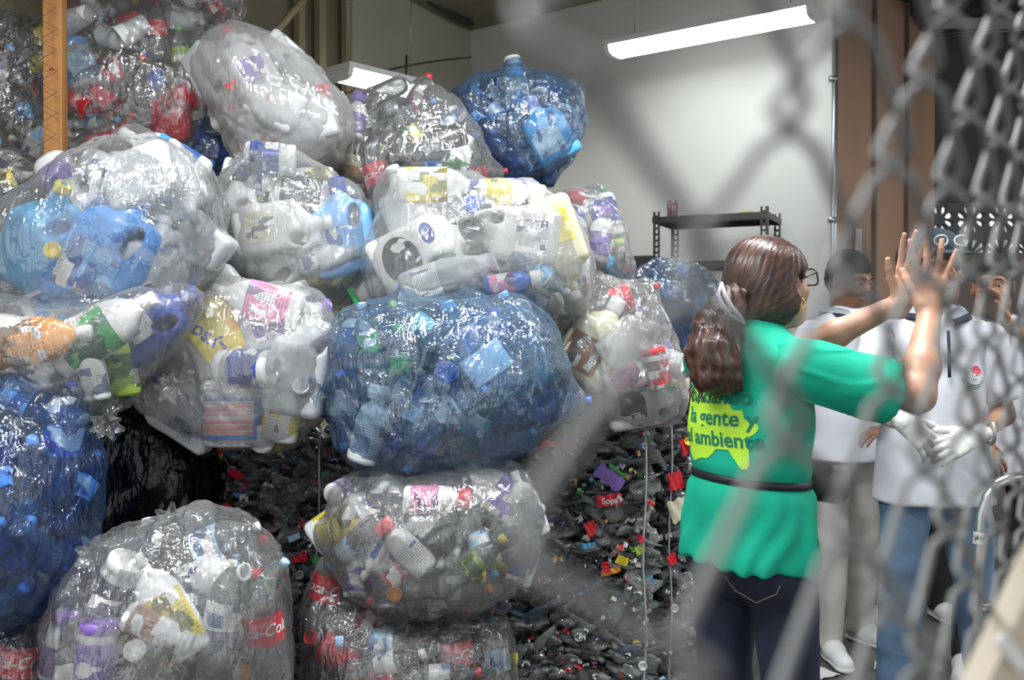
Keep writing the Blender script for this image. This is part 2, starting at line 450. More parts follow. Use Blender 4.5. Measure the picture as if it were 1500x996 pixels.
# far wall with the breeze blocks
FY = 7.25
BX0 = P(1366, 0, FY)[0]; B = .2275
zt = CAMZ+(HOR-296)/F*FY; zm = zt-.155*1.0-.0; 
struct('wall_far_lower', MB().box((BX0+4.2, FY+.06, (CAMZ+(HOR-370)/F*FY)/2), (8.6, .12, CAMZ+(HOR-370)/F*FY)).mesh('w', False), M_BROWND)
struct('wall_far_upper', MB().box((BX0+4.2, FY+.06, (zt+CEILZ)/2), (8.6, .12, CEILZ-zt)).mesh('w', False), M_CEILD)
def breeze(name, w, h, kind):
    """one cast block with petal or fan shaped openings"""
    loops = [[(-w/2,-h/2),(w/2,-h/2),(w/2,h/2),(-w/2,h/2)]]
    if kind == 0:
        for k in range(8):
            a = math.radians(22.5+45*k); ca, sa = math.cos(a), math.sin(a)
            pts = []
            for q in range(14):
                th = 2*math.pi*q/14
                rr = .070+.036*math.cos(th); tt = .021*math.sin(th)*(1+.35*math.cos(th))
                pts.append(((rr*ca-tt*sa)*w/.2275, (rr*sa+tt*ca)*w/.2275))
            loops.append(pts)
    else:
        for a0, a1 in ((8,30),(36,56),(62,84),(96,118),(124,144),(150,172)):
            a0, a1 = math.radians(a0), math.radians(a1)
            pts = []
            for a, r in ((a0,.03),(a0,.135),((a0+a1)/2,.14),(a1,.135),(a1,.03)):
                x, y = math.cos(a)*r, -h*.42+math.sin(a)*r*.95
                pts.append((max(-w*.46, min(w*.46, x)), min(h*.44, y)))
            loops.append(pts)
    from mathutils.geometry import tessellate_polygon
    tris = tessellate_polygon([[Vector((p[0], p[1], 0)) for p in l] for l in loops])
    flat = [p for l in loops for p in l]; n = len(flat); dz = .03
    V = [(p[0], p[1], -dz) for p in flat]+[(p[0], p[1], dz) for p in flat]
    Fc = [tuple(t) for t in tris]+[tuple(i+n for i in t)[::-1] for t in tris]
    b = 0
    for l in loops:
        m = len(l)
        for i in range(m): Fc.append((b+i, b+(i+1)%m, n+b+(i+1)%m, n+b+i))
        b += m
    me = mesh_np(name, V, Fc, False); me.materials.append(M_CONC)
    return me
hA = (345-296)/F*FY+.005; hB = (370-341)/F*FY+.04
mA = breeze('breeze_a', B, hA, 0); mB_ = breeze('breeze_b', B, .155, 1)
def joined_blocks(name, me, n, z):
    vs = []; fs = []
    b = 0
    V0 = np.array([v.co for v in me.vertices])
    for i in range(n):
        V1 = V0 @ np.array([[1,0,0],[0,0,1],[0,1,0]])
        V1 = V1+np.array([BX0+B*(i+.28), FY+.05, z]); vs.append(V1)
        fs += [tuple(k+b for k in p.vertices) for p in me.polygons]; b += len(V0)
    m = mesh_np(name, np.concatenate(vs), fs, False)
    return struct(name, m, M_CONC)
joined_blocks('wall_far_breeze_row', mA, 30, zt-hA/2)
joined_blocks('wall_far_breeze_base', mB_, 30, zt-hA-.0775)
struct('wall_far_post', MB().box((BX0-.06, FY+.05, CEILZ/2), (.12, .14, CEILZ)).mesh('w', False), M_BROWND)
# ceiling: boards over the pile, dark sheet over the hall
mb = MB()
mb.add([(-5,-1,CEILZ),(1.9,-1,CEILZ),(1.9,5.75,CEILZ),(-.2,7.5,CEILZ),(-5,7.5,CEILZ),(-5,-1,CEILZ+.1),(1.9,-1,CEILZ+.1),(1.9,5.75,CEILZ+.1),(-.2,7.5,CEILZ+.1),(-5,7.5,CEILZ+.1)],
       [(4,3,2,1,0),(5,6,7,8,9),(0,1,6,5),(1,2,7,6),(2,3,8,7),(3,4,9,8),(4,0,5,9)])
struct('ceiling', mb.mesh('ceiling', False), M_CEIL)
mb = MB(); mb.box((3.7, 3.3, CEILZ+.16), (3.8, 8.8, .1)); struct('ceiling_hall', mb.mesh('ceiling', False), M_CEILD)
mb = MB()
for y in (5.0, 6.0, 6.8): mb.box((3.8, y, CEILZ+.02), (3.8, .07, .14))
mb.box((2.9, 5, CEILZ-.02), (.12, 5, .16))
struct('ceiling_beams', mb.mesh('ceiling', False), M_STEELD)
# beam in the corner under the ceiling
mb = MB(); mb.tube([P(618,-8,6.6), P(664,22,6.9), P(690,34,7.1)], .035, 6); struct('trim_beam', mb.mesh('trim'), M_CEILD)
# hanging cables on the side wall
mb = MB()
pts = [P(520+i*17, 117-3.2*i-1.2*math.sin(i/10*3.14)*4, 6.0+i*.1) for i in range(11)]
mb.tube(pts, .006, 6); mb.tube([P(596,82,6.3), P(595,122,6.3)], .008, 6)
ring = [P(508+14*math.cos(a), 124+13*math.sin(a), 5.75) for a in np.linspace(0, 6.2, 18)]
mb.tube(ring, .006, 6)
o = link('wall_cable', mb.mesh('cable'), M_STEELD); tag(o, 'thin dark cable looped along the cream side wall near the ceiling', 'cable')
# faint high wires over the hall
for k in range(2):
    o = link('overhead_wire', MB().tube([P(1372,52+k*5,6.6), P(1440,46+k*4,6.4), P(1560,35+k*4,6.2)], .005, 5).mesh('wire'), M_GALV)
    tag(o, 'thin bright wire strung under the dark roof of the hall', 'wire', 'wires under the dark roof')
# notice on the brown partition
m, t, out = nt('notice_print'); b = N(t, 'BsdfPrincipled', Roughness=.3); t.links.new(b.outputs[0], out.inputs[0])
tc = N(t, 'TexCoord'); sp = N(t, 'SeparateXYZ'); t.links.new(tc.outputs['Generated'], sp.inputs[0])
nz = N(t, 'TexNoise', Scale=14.0); t.links.new(tc.outputs['Generated'], nz.inputs['Vector'])
rp = N(t, 'ValToRGB'); rp.color_ramp.elements[0].position = .38; rp.color_ramp.elements[0].color = (.55,.35,.45,1); rp.color_ramp.elements[1].position = .5; rp.color_ramp.elements[1].color = (.9,.88,.9,1)
t.links.new(nz.outputs[0], rp.inputs[0]); t.links.new(rp.outputs[0], b.inputs['Base Color'])
tt = .34
c = Vector((BR0[0]+BU[0]*tt+.012, BR0[1]+BU[1]*tt-.016, CAMZ+(HOR-355)/F*5.95))
tag(link('wall_notice', MB().box(c, (.09, .008, .165), Matrix.Rotation(.67+.235, 3, 'Z')).mesh('n', False), m), 'small white printed notice fixed to the brown partition above the students', 'notice')

# ------------------------------------------------------------------ fluorescent lamps
m, t, out = nt('lamp_diffuser'); em = N(t, 'Emission', Strength=LAMP_EMIT); em.inputs[0].default_value = (.97,1,1,1); t.links.new(em.outputs[0], out.inputs[0]); M_LENS = m
M_LAMPW = principled('lamp_end_enamel', (.8,.8,.8), .4)
def fluorescent(a, b, w, label, k=1.0):
    a, b = Vector(a), Vector(b); L = (b-a).length; ang = math.atan2(b.y-a.y, b.x-a.x)
    r = empty('fluorescent_lamp', (a+b)/2, label, 'ceiling lamp'); r.rotation_euler = (0,0,ang)
    prof = [(-w/2,0),(-w/2+.02,-.035),(-w/4,-.05),(w/4,-.05),(w/2-.02,-.035),(w/2,0)]
    V = []; 
    for x in (-L/2+.03, L/2-.03):
        for y, z in prof: V.append((x, y, z+.02))
    n = 6
    Fc = [(j, (j+1)%n, n+(j+1)%n, n+j) for j in range(n)]+[tuple(range(n)), tuple(range(n, 2*n))[::-1]]
    link('diffuser', mesh_np('diffuser', V, Fc, False), M_LENS, r)
    for s in (-1, 1):
        V = []
        for x in (s*(L/2-.03), s*L/2):
            for y, z in [(-w/2-.004,.02),(-w/2+.01,-.02),(-w/4,-.034),(w/4,-.034),(w/2-.01,-.02),(w/2+.004,.02)]: V.append((x, y, z))
        link('end_cap', mesh_np('end_cap', V, Fc, False), M_LAMPW, r)
    link('housing', MB().box((0,0,.035), (L, w+.01, .03)).mesh('housing', False), M_LAMPW, r)
    top = CEILZ-((a+b)/2).z
    for s in (-1, 1): link('hanging_wire', MB().tube([(s*L*.38,0,.05),(s*L*.38,0,top)], .003, 5).mesh('w'), M_GALV, r)
    ld = bpy.data.lights.new('lamp_light', 'AREA'); ld.shape = 'RECTANGLE'; ld.size = L*.95; ld.size_y = w*.45; ld.energy = LAMP_W*k; ld.color = (.95,.99,1)
    lo = bpy.data.objects.new('lamp_light', ld); COL.objects.link(lo); lo.parent = r; lo.location = (0,0,-.04)
    return r
fluorescent((.60,5.96,3.03), (1.60,5.22,3.03), .2, 'lit fluorescent lamp hanging in front of the white wall, the large whole one', k=.1)
fluorescent(P(500,141,5.35), P(612,108,5.75), .2, 'lit fluorescent lamp behind the bags, mostly hidden by the bag tops', k=.35)
fluorescent((-1.3,1.9,3.1), (-.3,1.3,3.1), .2, 'added unseen fluorescent lamp over the bag pile')  # added out of view, for bright streaks on the bag films
fluorescent((2.9,3.7,3.1), (3.9,3.3,3.1), .2, 'added unseen fluorescent lamp brightening the hall beside the students')  # added beyond the frame to brighten the brown partition and hall
fluorescent((.2,2.9,3.1), (1.2,2.2,3.1), .2, 'added unseen fluorescent lamp over the woman in green')  # added above the frame, more overhead light and film highlights
fluorescent((-1.6,.2,3.1), (-.6,-.5,3.1), .2, 'added unseen fluorescent lamp behind the viewer', k=.5)  # added behind the camera as a further source of highlights

# ------------------------------------------------------------------ slotted steel shelf
def shelf_unit():
    a = Vector((.142*5.6, 5.6, 0)); ux = Vector((.906,-.42,0)); uy = Vector((.42,.906,0)); L, D = .63, .40
    r = empty('steel_shelf', a, 'dark slotted steel shelf unit standing before the white wall', 'shelf'); r.rotation_euler = (0,0,math.atan2(ux.y, ux.x))
    H = 2.01
    for x in (0, L):
        for y in (0, D):
            mb = MB(); sx = 1 if x == 0 else -1; sy = 1 if y == 0 else -1
            # angle-iron post with slots, built as ladders of small plates
            z = 0
            while z < H:
                mb.box((x+sx*.004, y, z+.016), (.012,.004,.032)); mb.box((x+sx*.031, y, z+.016), (.012,.004,.032))
                mb.box((x+sx*.0175, y, z+.006), (.03,.004,.012)); mb.box((x, y+sy*.018, z+.016), (.004,.036,.034))
                z += .034
            link('post', mb.mesh('post', False), M_STEELD, r)
    for z in (H, CAMZ+(HOR-384)/F*5.6, 1.35, .9, .4):
        mb = MB(); mb.box((L/2, D/2, z-.004), (L+.01, D+.01, .006)); mb.box((L/2, -.003, z-.018), (L+.012, .005, .034)); mb.box((L/2, D+.003, z-.018), (L+.012, .005, .034))
        mb.box((-.003, D/2, z-.018), (.005, D, .034)); mb.box((L+.003, D/2, z-.018), (.005, D, .034))
        link('shelf_board', mb.mesh('shelf_board', False), M_STEELD, r)
    return r
shelf_unit()
m = principled('yellow_tape', (.6,.55,.1), .5)
o = link('tape_strip', MB().box((1.02+.25,5.40,2.013), (.07,.03,.006), Matrix.Rotation(-.43,3,'Z')).mesh('t', False), m); tag(o, 'short yellow tape strip on top of the steel shelf', 'tape')
# drink can on the shelf
M_CAN = principled('printed_can', (.45,.12,.05), .3, metal=.5, nscale=40, col2=(.2,.25,.4))
c = P(985, 0, 5.82); c.z = 2.012
r = empty('drinks_can', c, 'small red and blue drinks can standing on top of the steel shelf', 'can')
link('can_body', MB().lathe([(.0,0),(.026,.002),(.031,.008),(.031,.1),(.026,.112)], 20).mesh('b'), M_CAN, r)
link('can_lid', MB().lathe([(.0,.109),(.024,.110),(.026,.114),(.025,.115)], 20).mesh('l'), M_GALV, r)
# lower dark cabinet to the left of the shelf
c = P(934, 0, 6.0)
mb = MB(); mb.box((c.x+.0, 5.98, .91), (.26,.30,1.80), Matrix.Rotation(-.43,3,'Z')); me = bevel(mb.mesh('c', False), .01)
r = empty('metal_cabinet', (c.x,5.98,0), 'dark metal cabinet left of the steel shelf behind the bags', 'cabinet')
o = link('carcass', me, M_STEELD, r); o.location = (-c.x,-5.98,0)
R = Matrix.Rotation(-.43,3,'Z')
for i in range(3): link('drawer', bevel(MB().box(R@Vector((0,-.16,.35+.55*i)), (.24,.02,.5), R).mesh('d', False), .005), M_STEELD, r)

# ------------------------------------------------------------------ chain-link fence close to the lens
M_WIRE = principled('galvanised_wire', (.20,.20,.197), .5, metal=.2, nscale=30, namt=.15)
def chain_fence():
    u = Vector((.638, 1, 0)).normalized(); n = Vector((u.y, -u.x, 0))      # n points to the camera side
    step = .0465/u.y; D = .072
    V = []; Fc = []; b = 0
    z0 = CAMZ+.0395
    for k in range(0, 34):
        d0 = .1355+.0465*k
        base = Vector((.638*d0-.0826, d0, 0))
        pts = []
        for m_ in range(-19, 17):
            for q in range(14):
                f = q/14.0
                tri = 1-abs(2*f-1)                 # 0 at this column, 1 at the next
                tri = .5-.5*math.cos(math.pi*tri)*.35-.5*(1-2*tri)*.65
                off = -.0055*max(-1, min(1, 2.4*math.sin(2*math.pi*f)))
                lat = -.0022+(step+.0044)*tri
                zz = z0+(m_+f)*D+(0 if k % 2 == 0 else -D/2)+.07*(d0-.1355+.0465*tri)
                p = base+u*lat+n*off; pts.append((p.x, p.y, zz))
        v, f_ = tube(pts, .00175, 7, True)
        V.append(v); Fc += [tuple(i+b for i in f) for f in f_]; b += len(v)
    V = np.concatenate(V)
    me = mesh_np('chain_link', V, Fc)
    r = empty('chain_link_fence', (.3,.6,0), 'grey chain-link fence of thick wire right in front of the viewer', 'fence')
    o = link('wire_mesh', me, M_WIRE, r); o.location = (-.3,-.6,0)
    # end post of the fence, far along, and rails at the ground
    e = Vector((.638*1.75-.0826, 1.75, 0))
    link('post', MB().tube([e-r.location, e-r.location+Vector((0,0,2.7))], .03, 14).mesh('post'), M_WIRE, r)
    p0 = Vector((.638*.1355-.0826,.1355,.03)); link('rail', MB().tube([p0-r.location, e+Vector((0,0,.03))-r.location], .008, 10).mesh('rail'), M_WIRE, r)
chain_fence()
# pale board leaning beside the fence
M_BOARD = principled('pale_plywood', (.50,.42,.32), .6, nscale=5, namt=.1, stretch=(1,1,.2), bump=.05)
def board():
    a = P(1408, 1000, .46); b_ = P(1502, 796, .50)
    w = (b_-a); nrm = Vector((.843, -.538, 0))
    out_ = [a+w*(-9), a+w*3.2]
    poly = [a-w*14.5, a+w*2.4]
    base = [Vector((p.x, p.y, 0)) for p in (a-w*14.5, a+w*2.4)]
    mb = MB()
    lo = Vector((a.x-w.x*8, a.y-w.y*8, 0)); 
    k = a.z/w.z                                            # run down to the floor
    f0 = a-w*k; top = a+w*1.6
    far0 = f0+Vector((.75,.35,0)); fart = top+Vector((.75,.35,0))
    th = Vector((.006,-.012,0))
    V = [f0, top, fart, far0]; V = V+[v+th for v in V]
    mb.add(V, [(0,1,2,3),(7,6,5,4),(0,4,5,1),(1,5,6,2),(2,6,7,3),(3,7,4,0)])
    r = empty('plywood_board', f0, 'pale plywood board leaning beside the chain-link fence', 'board')
    o = link('board_sheet', mb.mesh('board', False), M_BOARD, r); o.location = -f0
    c = P(1466, 946, .468)+Vector((0,-.012,0)); R = Matrix.Rotation(-.66, 3, 'Y')
    o = link('torn_tape', bevel(MB().box(c-f0, (.024,.002,.008), Matrix.Rotation(.45,3,'Z')@Matrix.Rotation(.8,3,'Y')).mesh('t', False), .002), principled('white_tape', (.75,.73,.7), .5), r)
    o['label'] = 'torn white tape on the board'
board()

# ------------------------------------------------------------------ bent pipe handle of the hand truck
def hand_truck():
    M = principled('polished_tube', (.55,.55,.55), .25, metal=.9)
    d = 2.05
    base = P(1437, 900, d); base.z = 0
    r = empty('hand_truck', base, 'hand truck with a bent silver tube handle standing on the floor', 'hand truck')
    def L(p): return Vector(p)-base
    pts = [Vector((base.x+.02, d, .03))]+[P(1432,980,d), P(1433,900,d), P(1437,790,d), P(1439,755,d), P(1447,728,d), P(1462,710,d), P(1482,700,d), P(1505,697,d+.02)]
    pts += [P(1505,697,d+.02)+Vector((.12,.06,0)), P(1505,697,d+.02)+Vector((.19,.12,-.06)), P(1505,697,d+.02)+Vector((.2,.14,-.2)), Vector((base.x+.33, d+.18, .03))]
    link('tube_handle', MB().tube([L(p) for p in pts], .0105, 12).mesh('h'), M, r)
    for z in (.25, .55, .8): link('crossbar', MB().tube([(0.0,0,z), (.31,.16,z)], .009, 10).mesh('c'), M, r)
    link('toe_plate', MB().box((.16,-.03,.012), (.34,.26,.012), Matrix.Rotation(.45,3,'Z')).mesh('t', False), M_STEELD, r)
    for s in (0, .31):
        w = link('wheel', MB().lathe([(.02,-.02),(.09,-.022),(.1,-.012),(.1,.012),(.09,.022),(.02,.02)], 24).mesh('w'), M_STEELD, r)
        w.rotation_euler = (math.pi/2, 0, .45); w.location = (s, s*.5+.13, .1)
    tg = link('sticker', MB().tube([L(P(1436,797,d)), L(P(1437,779,d))], .0125, 14, False).mesh('s'), principled('sticker_print', (.75,.75,.75), .4, nscale=90, col2=(.05,.05,.05)), r)
    tg['label'] = 'white sticker with a dark print around the tube'
hand_truck()
# ------------------------------------------------------------------ containers: one of each kind, in pieces
def uv_band(V_rows, seg, name):
    pass
def band(r, z0, z1, seg=28, a0=0.0, a1=2*math.pi, sq=2.0, sx=1, sy=1, rf=None):
    """a label wrapped round a container, with uv"""
    nz = 6; V = []; UV = []
    for i in range(nz+1):
        z = z0+(z1-z0)*i/nz
        rr = r if rf is None else rf(z)
        for j in range(seg+1):
            a = a0+(a1-a0)*j/seg; c, s_ = math.cos(a), math.sin(a); e = 2.0/sq
            x = math.copysign(abs(c)**e, c); y = math.copysign(abs(s_)**e, s_)
            V.append((x*rr*sx, y*rr*sy, z)); UV.append((j/seg, i/nz))
    Fc = [(i*(seg+1)+j, i*(seg+1)+j+1, (i+1)*(seg+1)+j+1, (i+1)*(seg+1)+j) for i in range(nz) for j in range(seg)]
    me = mesh_np('label', V, Fc)
    ul = me.uv_layers.new(name='UVMap')
    for lp in me.loops: ul.data[lp.index].uv = UV[lp.vertex_index]
    return me
def patch_on(V, Fc, cx, cz, w, h, front=-1, off=.0012, n=14, rnd=.0, shape=None):
    """label patch pressed on the front (or back) of a container; keeps to z/x rectangle"""
    bv = BVHTree.FromPolygons([tuple(v) for v in V], [tuple(int(i) for i in f) for f in Fc])
    vs = []; uv = []; ok = {}
    for i in range(n+1):
        for j in range(n+1):
            u_, v_ = j/n, i/n
            x = cx+(u_-.5)*w; z = cz+(v_-.5)*h
            if shape == 'oval':
                a, b_ = (u_-.5)*2, (v_-.5)*2
                x = cx+a*math.sqrt(max(0, 1-b_*b_/2))*w/2; z = cz+b_*math.sqrt(max(0, 1-a*a/2))*h/2
            if shape == 'fan': x = cx+(u_-.5)*w*(.35+.65*v_)
            hit, nr, _, _ = bv.ray_cast(Vector((x, front*1.0, z)), Vector((0, -front, 0)))
            if hit is None: continue
            ok[(i, j)] = len(vs); vs.append((hit.x+nr.x*0, hit.y+front*off, hit.z)); uv.append((u_, v_))
    fs = []
    for i in range(n):
        for j in range(n):
            q = [(i,j),(i,j+1),(i+1,j+1),(i+1,j)]
            if all(k in ok for k in q): fs.append(tuple(ok[k] for k in q))
    me = mesh_np('label', vs, fs)
    ul = me.uv_layers.new(name='UVMap')
    for lp in me.loops: ul.data[lp.index].uv = uv[lp.vertex_index]
    return me
def text_flat(body, size=.03, shear=0.0, depth=0.0, bold=0.0):
    cu = bpy.data.curves.new('lettering', 'FONT'); cu.body = body; cu.size = size; cu.align_x = 'CENTER'; cu.align_y = 'CENTER'; cu.shear = shear; cu.offset = bold; cu.resolution_u = 3
    o = bpy.data.objects.new('lettering', cu); COL.objects.link(o)
    bpy.context.view_layer.update()
    me = bpy.data.meshes.new_from_object(o.evaluated_get(bpy.context.evaluated_depsgraph_get()))
    bpy.data.objects.remove(o)
    # cut long triangles so that the letters can bend
    bm = bmesh.new(); bm.from_mesh(me); bmesh.ops.triangulate(bm, faces=bm.faces)
    for _ in range(2):
        long_ = [e for e in bm.edges if e.calc_length() > size*.35]
        if long_: bmesh.ops.subdivide_edges(bm, edges=long_, cuts=1)
        bmesh.ops.triangulate(bm, faces=bm.faces)
    V = np.array([v.co for v in bm.verts]); Fc = [tuple(v.index for v in f.verts) for f in bm.faces]; bm.free()
    return V, Fc
def text_cyl(body, size, r, z, ang=-math.pi/2, vertical=False, shear=0, bold=0.0):
    V, Fc = text_flat(body, size, shear, bold=bold)
    x, y = V[:,0], V[:,1]
    if vertical: x, y = y.copy(), -x.copy()
    a = ang+x/r
    return mesh_np('lettering', np.stack([np.cos(a)*r, np.sin(a)*r, z+y], 1), Fc, False)
def text_front(body, size, Vb, Fb, cx, cz, rot=0, front=-1, off=.002, shear=0, bold=0.0):
    V, Fc = text_flat(body, size, shear, bold=bold)
    bv = BVHTree.FromPolygons([tuple(v) for v in Vb], [tuple(int(i) for i in f) for f in Fb])
    c, s_ = math.cos(rot), math.sin(rot); out_ = []
    for v in V:
        x, z = v[0]*c-v[1]*s_+cx, v[0]*s_+v[1]*c+cz
        if front > 0: x = 2*cx-x
        hit, nr, _, _ = bv.ray_cast(Vector((x, front*1.0, z)), Vector((0, -front, 0)))
        y = hit.y if hit else 0
        out_.append((x, y+front*off, z))
    return mesh_np('lettering', out_, Fc, False)

PROTO = {}
def proto(key, name, parts, L, r, cat='bottle'):
    """parts: list of (part name, mesh, material, colour slot); the parts' meshes are shared by every copy"""
    ps = []
    for pn, me, mat, slot in parts:
        if mat is not None and not me.materials: me.materials.append(mat)
        me.name = pn; ps.append((pn, me, slot))
    PROTO[key] = dict(name=name, parts=ps, L=L, r=r, cat=cat)
def mlathe(prof, **k): 
    mb = MB(); mb.lathe(prof, **k); return mb.mesh('b')
def crumple(me, amp, sc, seed=0, squash=None):
    V = np.array([v.co for v in me.vertices])
    for a in range(3): V[:,a] += amp*noise(V, sc, seed+a*7)
    if squash is not None: V[:,1] *= squash+ (1-squash)*.6*np.clip(np.abs(noise(V*np.array([0,0,1.]), 9, seed+3)), 0, 1)
    me.vertices.foreach_set('co', V.astype(np.float32).ravel()); me.update(); return me
# soft drink bottle, half litre to one litre, ribs and petal foot
def pet_profile(L, r, ribs=True):
    p = [(.0,.006),(r*.55,.0),(r*.9,.008),(r,.03)]
    z = .05
    n = 10
    lab0, lab1 = L*.42, L*.66
    for i in range(n):
        z = .035+(lab0-.04)*i/n
        p.append((r*(1-.035*(i % 2)), z))
    p += [(r*.985, lab0),(r*.955, lab0+.004),(r*.955, lab1-.004),(r, lab1),(r*.98, L*.71),(r*.86, L*.77),(r*.62, L*.84),(r*.40, L*.895),(.0125, L*.925),(.0125, L*.945),(.0165, L*.948),(.0165, L*.955),(.0125, L*.958),(.0125, L)]
    return p, lab0, lab1
capm = lambda z, r=.0145, h=.016: mlathe([(r*.95,z-h*.2),(r,z),(r,z+h*.8),(r*.9,z+h),(.0,z+h)], seg=18)
p_, a_, b_ = pet_profile(.25, .034)
proto('pet', 'drinks_bottle', [('bottle_body', mlathe(p_, seg=22), M_PET, 0), ('label', band(.0345, a_, b_), M_LABEL, 1), ('screw_cap', capm(.236), M_CAP, 2)], .25, .034)
proto('petc', 'crushed_drinks_bottle', [('bottle_body', crumple(mlathe(p_, seg=22), .008, 26, 3, .55), M_PET, 0), ('label', crumple(band(.035, a_, b_), .008, 26, 3, .55), M_LABEL, 1), ('screw_cap', crumple(capm(.236), .004, 20, 3), M_CAP, 2)], .25, .03)
p_, a_, b_ = pet_profile(.33, .052)
proto('petl', 'large_drinks_bottle', [('bottle_body', mlathe(p_, seg=26), M_PET, 0), ('label', band(.0528, a_, b_), M_LABEL, 1), ('screw_cap', capm(.316), M_CAP, 2)], .33, .052)
proto('cola', 'cola_bottle', [('bottle_body', mlathe(p_, seg=26), M_PET, 0), ('label', band(.0528, a_, b_), M_PLAIN, 1), ('lettering', text_cyl('Coca-Cola', .042, .0536, (a_+b_)/2, shear=.35, bold=.0006), M_PLAIN, 3), ('screw_cap', capm(.316), M_CAP, 2)], .33, .052)
# bare bottle without a label
proto('bare', 'drinks_bottle', [('bottle_body', crumple(mlathe(pet_profile(.27, .037)[0], seg=20), .004, 24, 9), M_PET, 0), ('screw_cap', capm(.257), M_CAP, 2)], .27, .037)
# five litre ribbed water bottle with square shoulders
rp_ = [(.0,.006),(.06,0),(.075,.01)]
for i in range(14): rp_.append((.0765 if i % 2 else .071, .02+.2*i/14))
rp_ += [(.075,.225),(.066,.25),(.04,.28),(.019,.29),(.019,.315)]
proto('water', 'water_jug', [('bottle_body', mlathe(rp_, seg=32, sq=3.6), M_PET, 0), ('label', band(.078, .075, .16, sq=3.6, a0=-2.3, a1=-.8), M_PLAIN, 1), ('screw_cap', capm(.30, .022, .022), M_CAP, 2)], .31, .078)
# milk jug with a handle through the corner
def jug(w, d, h, neck_r, handle='corner', tz=.0):
    pr = [rbox((0,0,h*.36), (w/2, d/2, h*.36), .022, tz=tz)]
    pr += [cap((0,0,h*.62), (0,0,h*.86), min(w,d)*.44, neck_r*1.3, k=.03), cap((0,0,h*.84), (0,0,h*.99), neck_r, neck_r*.98, k=.01)]
    if handle == 'corner':
        pr += [cap((w*.34,0,h*.58), (w*.44,0,h*.66), .016, k=.015), cap((w*.44,0,h*.66), (w*.30,0,h*.84), .015, k=.01), cap((w*.30,0,h*.84), (.0,0,h*.88), .014, k=.012)]
        pr += [ell((w*.27,0,h*.675), (w*.13, d, h*.075), k=.012, op='-')]
    if handle == 'hole':
        pr += [rbox((w*.0,0,h*.66), (w*.40, d*.40, h*.16), .03, k=.04), ell((w*.22,0,h*.66), (w*.10, d, h*.12), k=.014, op='-'), ell((w*.17,0,h*.58), (w*.08, d, h*.07), k=.014, op='-')]
    V, Fc = sdf_mesh(pr, .0058); return smooth_vf(V, Fc, 1), Fc
V, Fc = jug(.15, .15, .27, .019); JV, JF = V, Fc
proto('milk', 'milk_jug', [('jug_body', mesh_np('b', V, Fc), M_HDPE, 0), ('label', patch_on(V, Fc, -.005, .085, .09, .085), M_LABEL, 1), ('screw_cap', capm(.262, .0215, .02), M_CAP, 2)], .27, .085)
proto('milkb', 'milk_jug', [('jug_body', mesh_np('b', V, Fc), M_HDPE, 0), ('screw_cap', capm(.262, .0215, .02), M_CAP, 2)], .27, .085)
V, Fc = jug(.20, .11, .29, .022, 'hole', tz=.06); DV, DF = V, Fc
proto('deter', 'detergent_jug', [('jug_body', mesh_np('b', V, Fc), M_OPAQ, 0), ('label', patch_on(V, Fc, -.02, .10, .13, .12), M_LABEL, 1), ('screw_cap', capm(.275, .028, .045), M_CAP, 2)], .31, .085)
proto('deterfan', 'detergent_jug', [('jug_body', mesh_np('b', V, Fc), M_OPAQ, 0), ('label', patch_on(V, Fc, -.01, .09, .14, .11, shape='oval'), M_LABEL, 1), ('back_label', patch_on(V, Fc, -.045, .19, .06, .04, shape='oval'), M_PLAIN, 3), ('screw_cap', capm(.275, .028, .05), M_CAP, 2)], .31, .085)
proto('lemon', 'cleaner_jug', [('jug_body', mesh_np('b', V, Fc), M_HDPE, 0), ('label', patch_on(V, Fc, -.015, .105, .14, .15), M_PLAIN, 1), ('lettering', text_front('Lysol', .05, V, Fc, -.02, .15, rot=.25, bold=.001), principled('navy_print', (.03,.06,.35), .4), None),
      ('fruit_print', patch_on(V, Fc, -.01, .075, .07, .05, off=.0018, shape='oval'), principled('orange_print', (.85,.42,.03), .4, nscale=60, col2=(.9,.7,.05)), None), ('screw_cap', capm(.275, .024, .035), M_CAP, 2)], .31, .085)
proto('urex', 'bleach_jug', [('jug_body', mesh_np('b', V, Fc), M_OPAQ, 0), ('label', patch_on(V, Fc, -.02, .11, .12, .13), M_PLAIN, 1), ('lettering', text_front('urex', .045, V, Fc, -.03, .10, rot=.2, bold=.001), principled('blue_print', (.05,.1,.45), .4), None), ('screw_cap', capm(.275, .024, .035), M_CAP, 2)], .31, .085)
# flat oval cleaner bottle
pr = [(.0,.004),(.048,0),(.054,.01),(.055,.10),(.05,.16),(.036,.19),(.016,.21),(.0155,.235)]
flat = lambda: mlathe(pr, seg=28, sq=2.4, sy=.58)
proto('flat', 'cleaner_bottle', [('bottle_body', flat(), M_OPAQ, 0), ('label', band(.0556, .03, .15, sq=2.4, sy=.58, a0=-2.9, a1=-.25), M_LABEL, 1), ('screw_cap', capm(.225, .0165, .028), M_CAP, 2)], .255, .045)
proto('round', 'rounded_bottle', [('bottle_body', mlathe([(.0,.004),(.038,0),(.044,.01),(.044,.12),(.040,.145),(.02,.165),(.018,.185)], seg=26), M_OPAQ, 0), ('label', band(.0447, .02, .11), M_LABEL, 1), ('screw_cap', mlathe([(.03,.172),(.034,.175),(.034,.205),(.031,.21),(.0,.21)], seg=24), M_CAP, 2)], .215, .044)
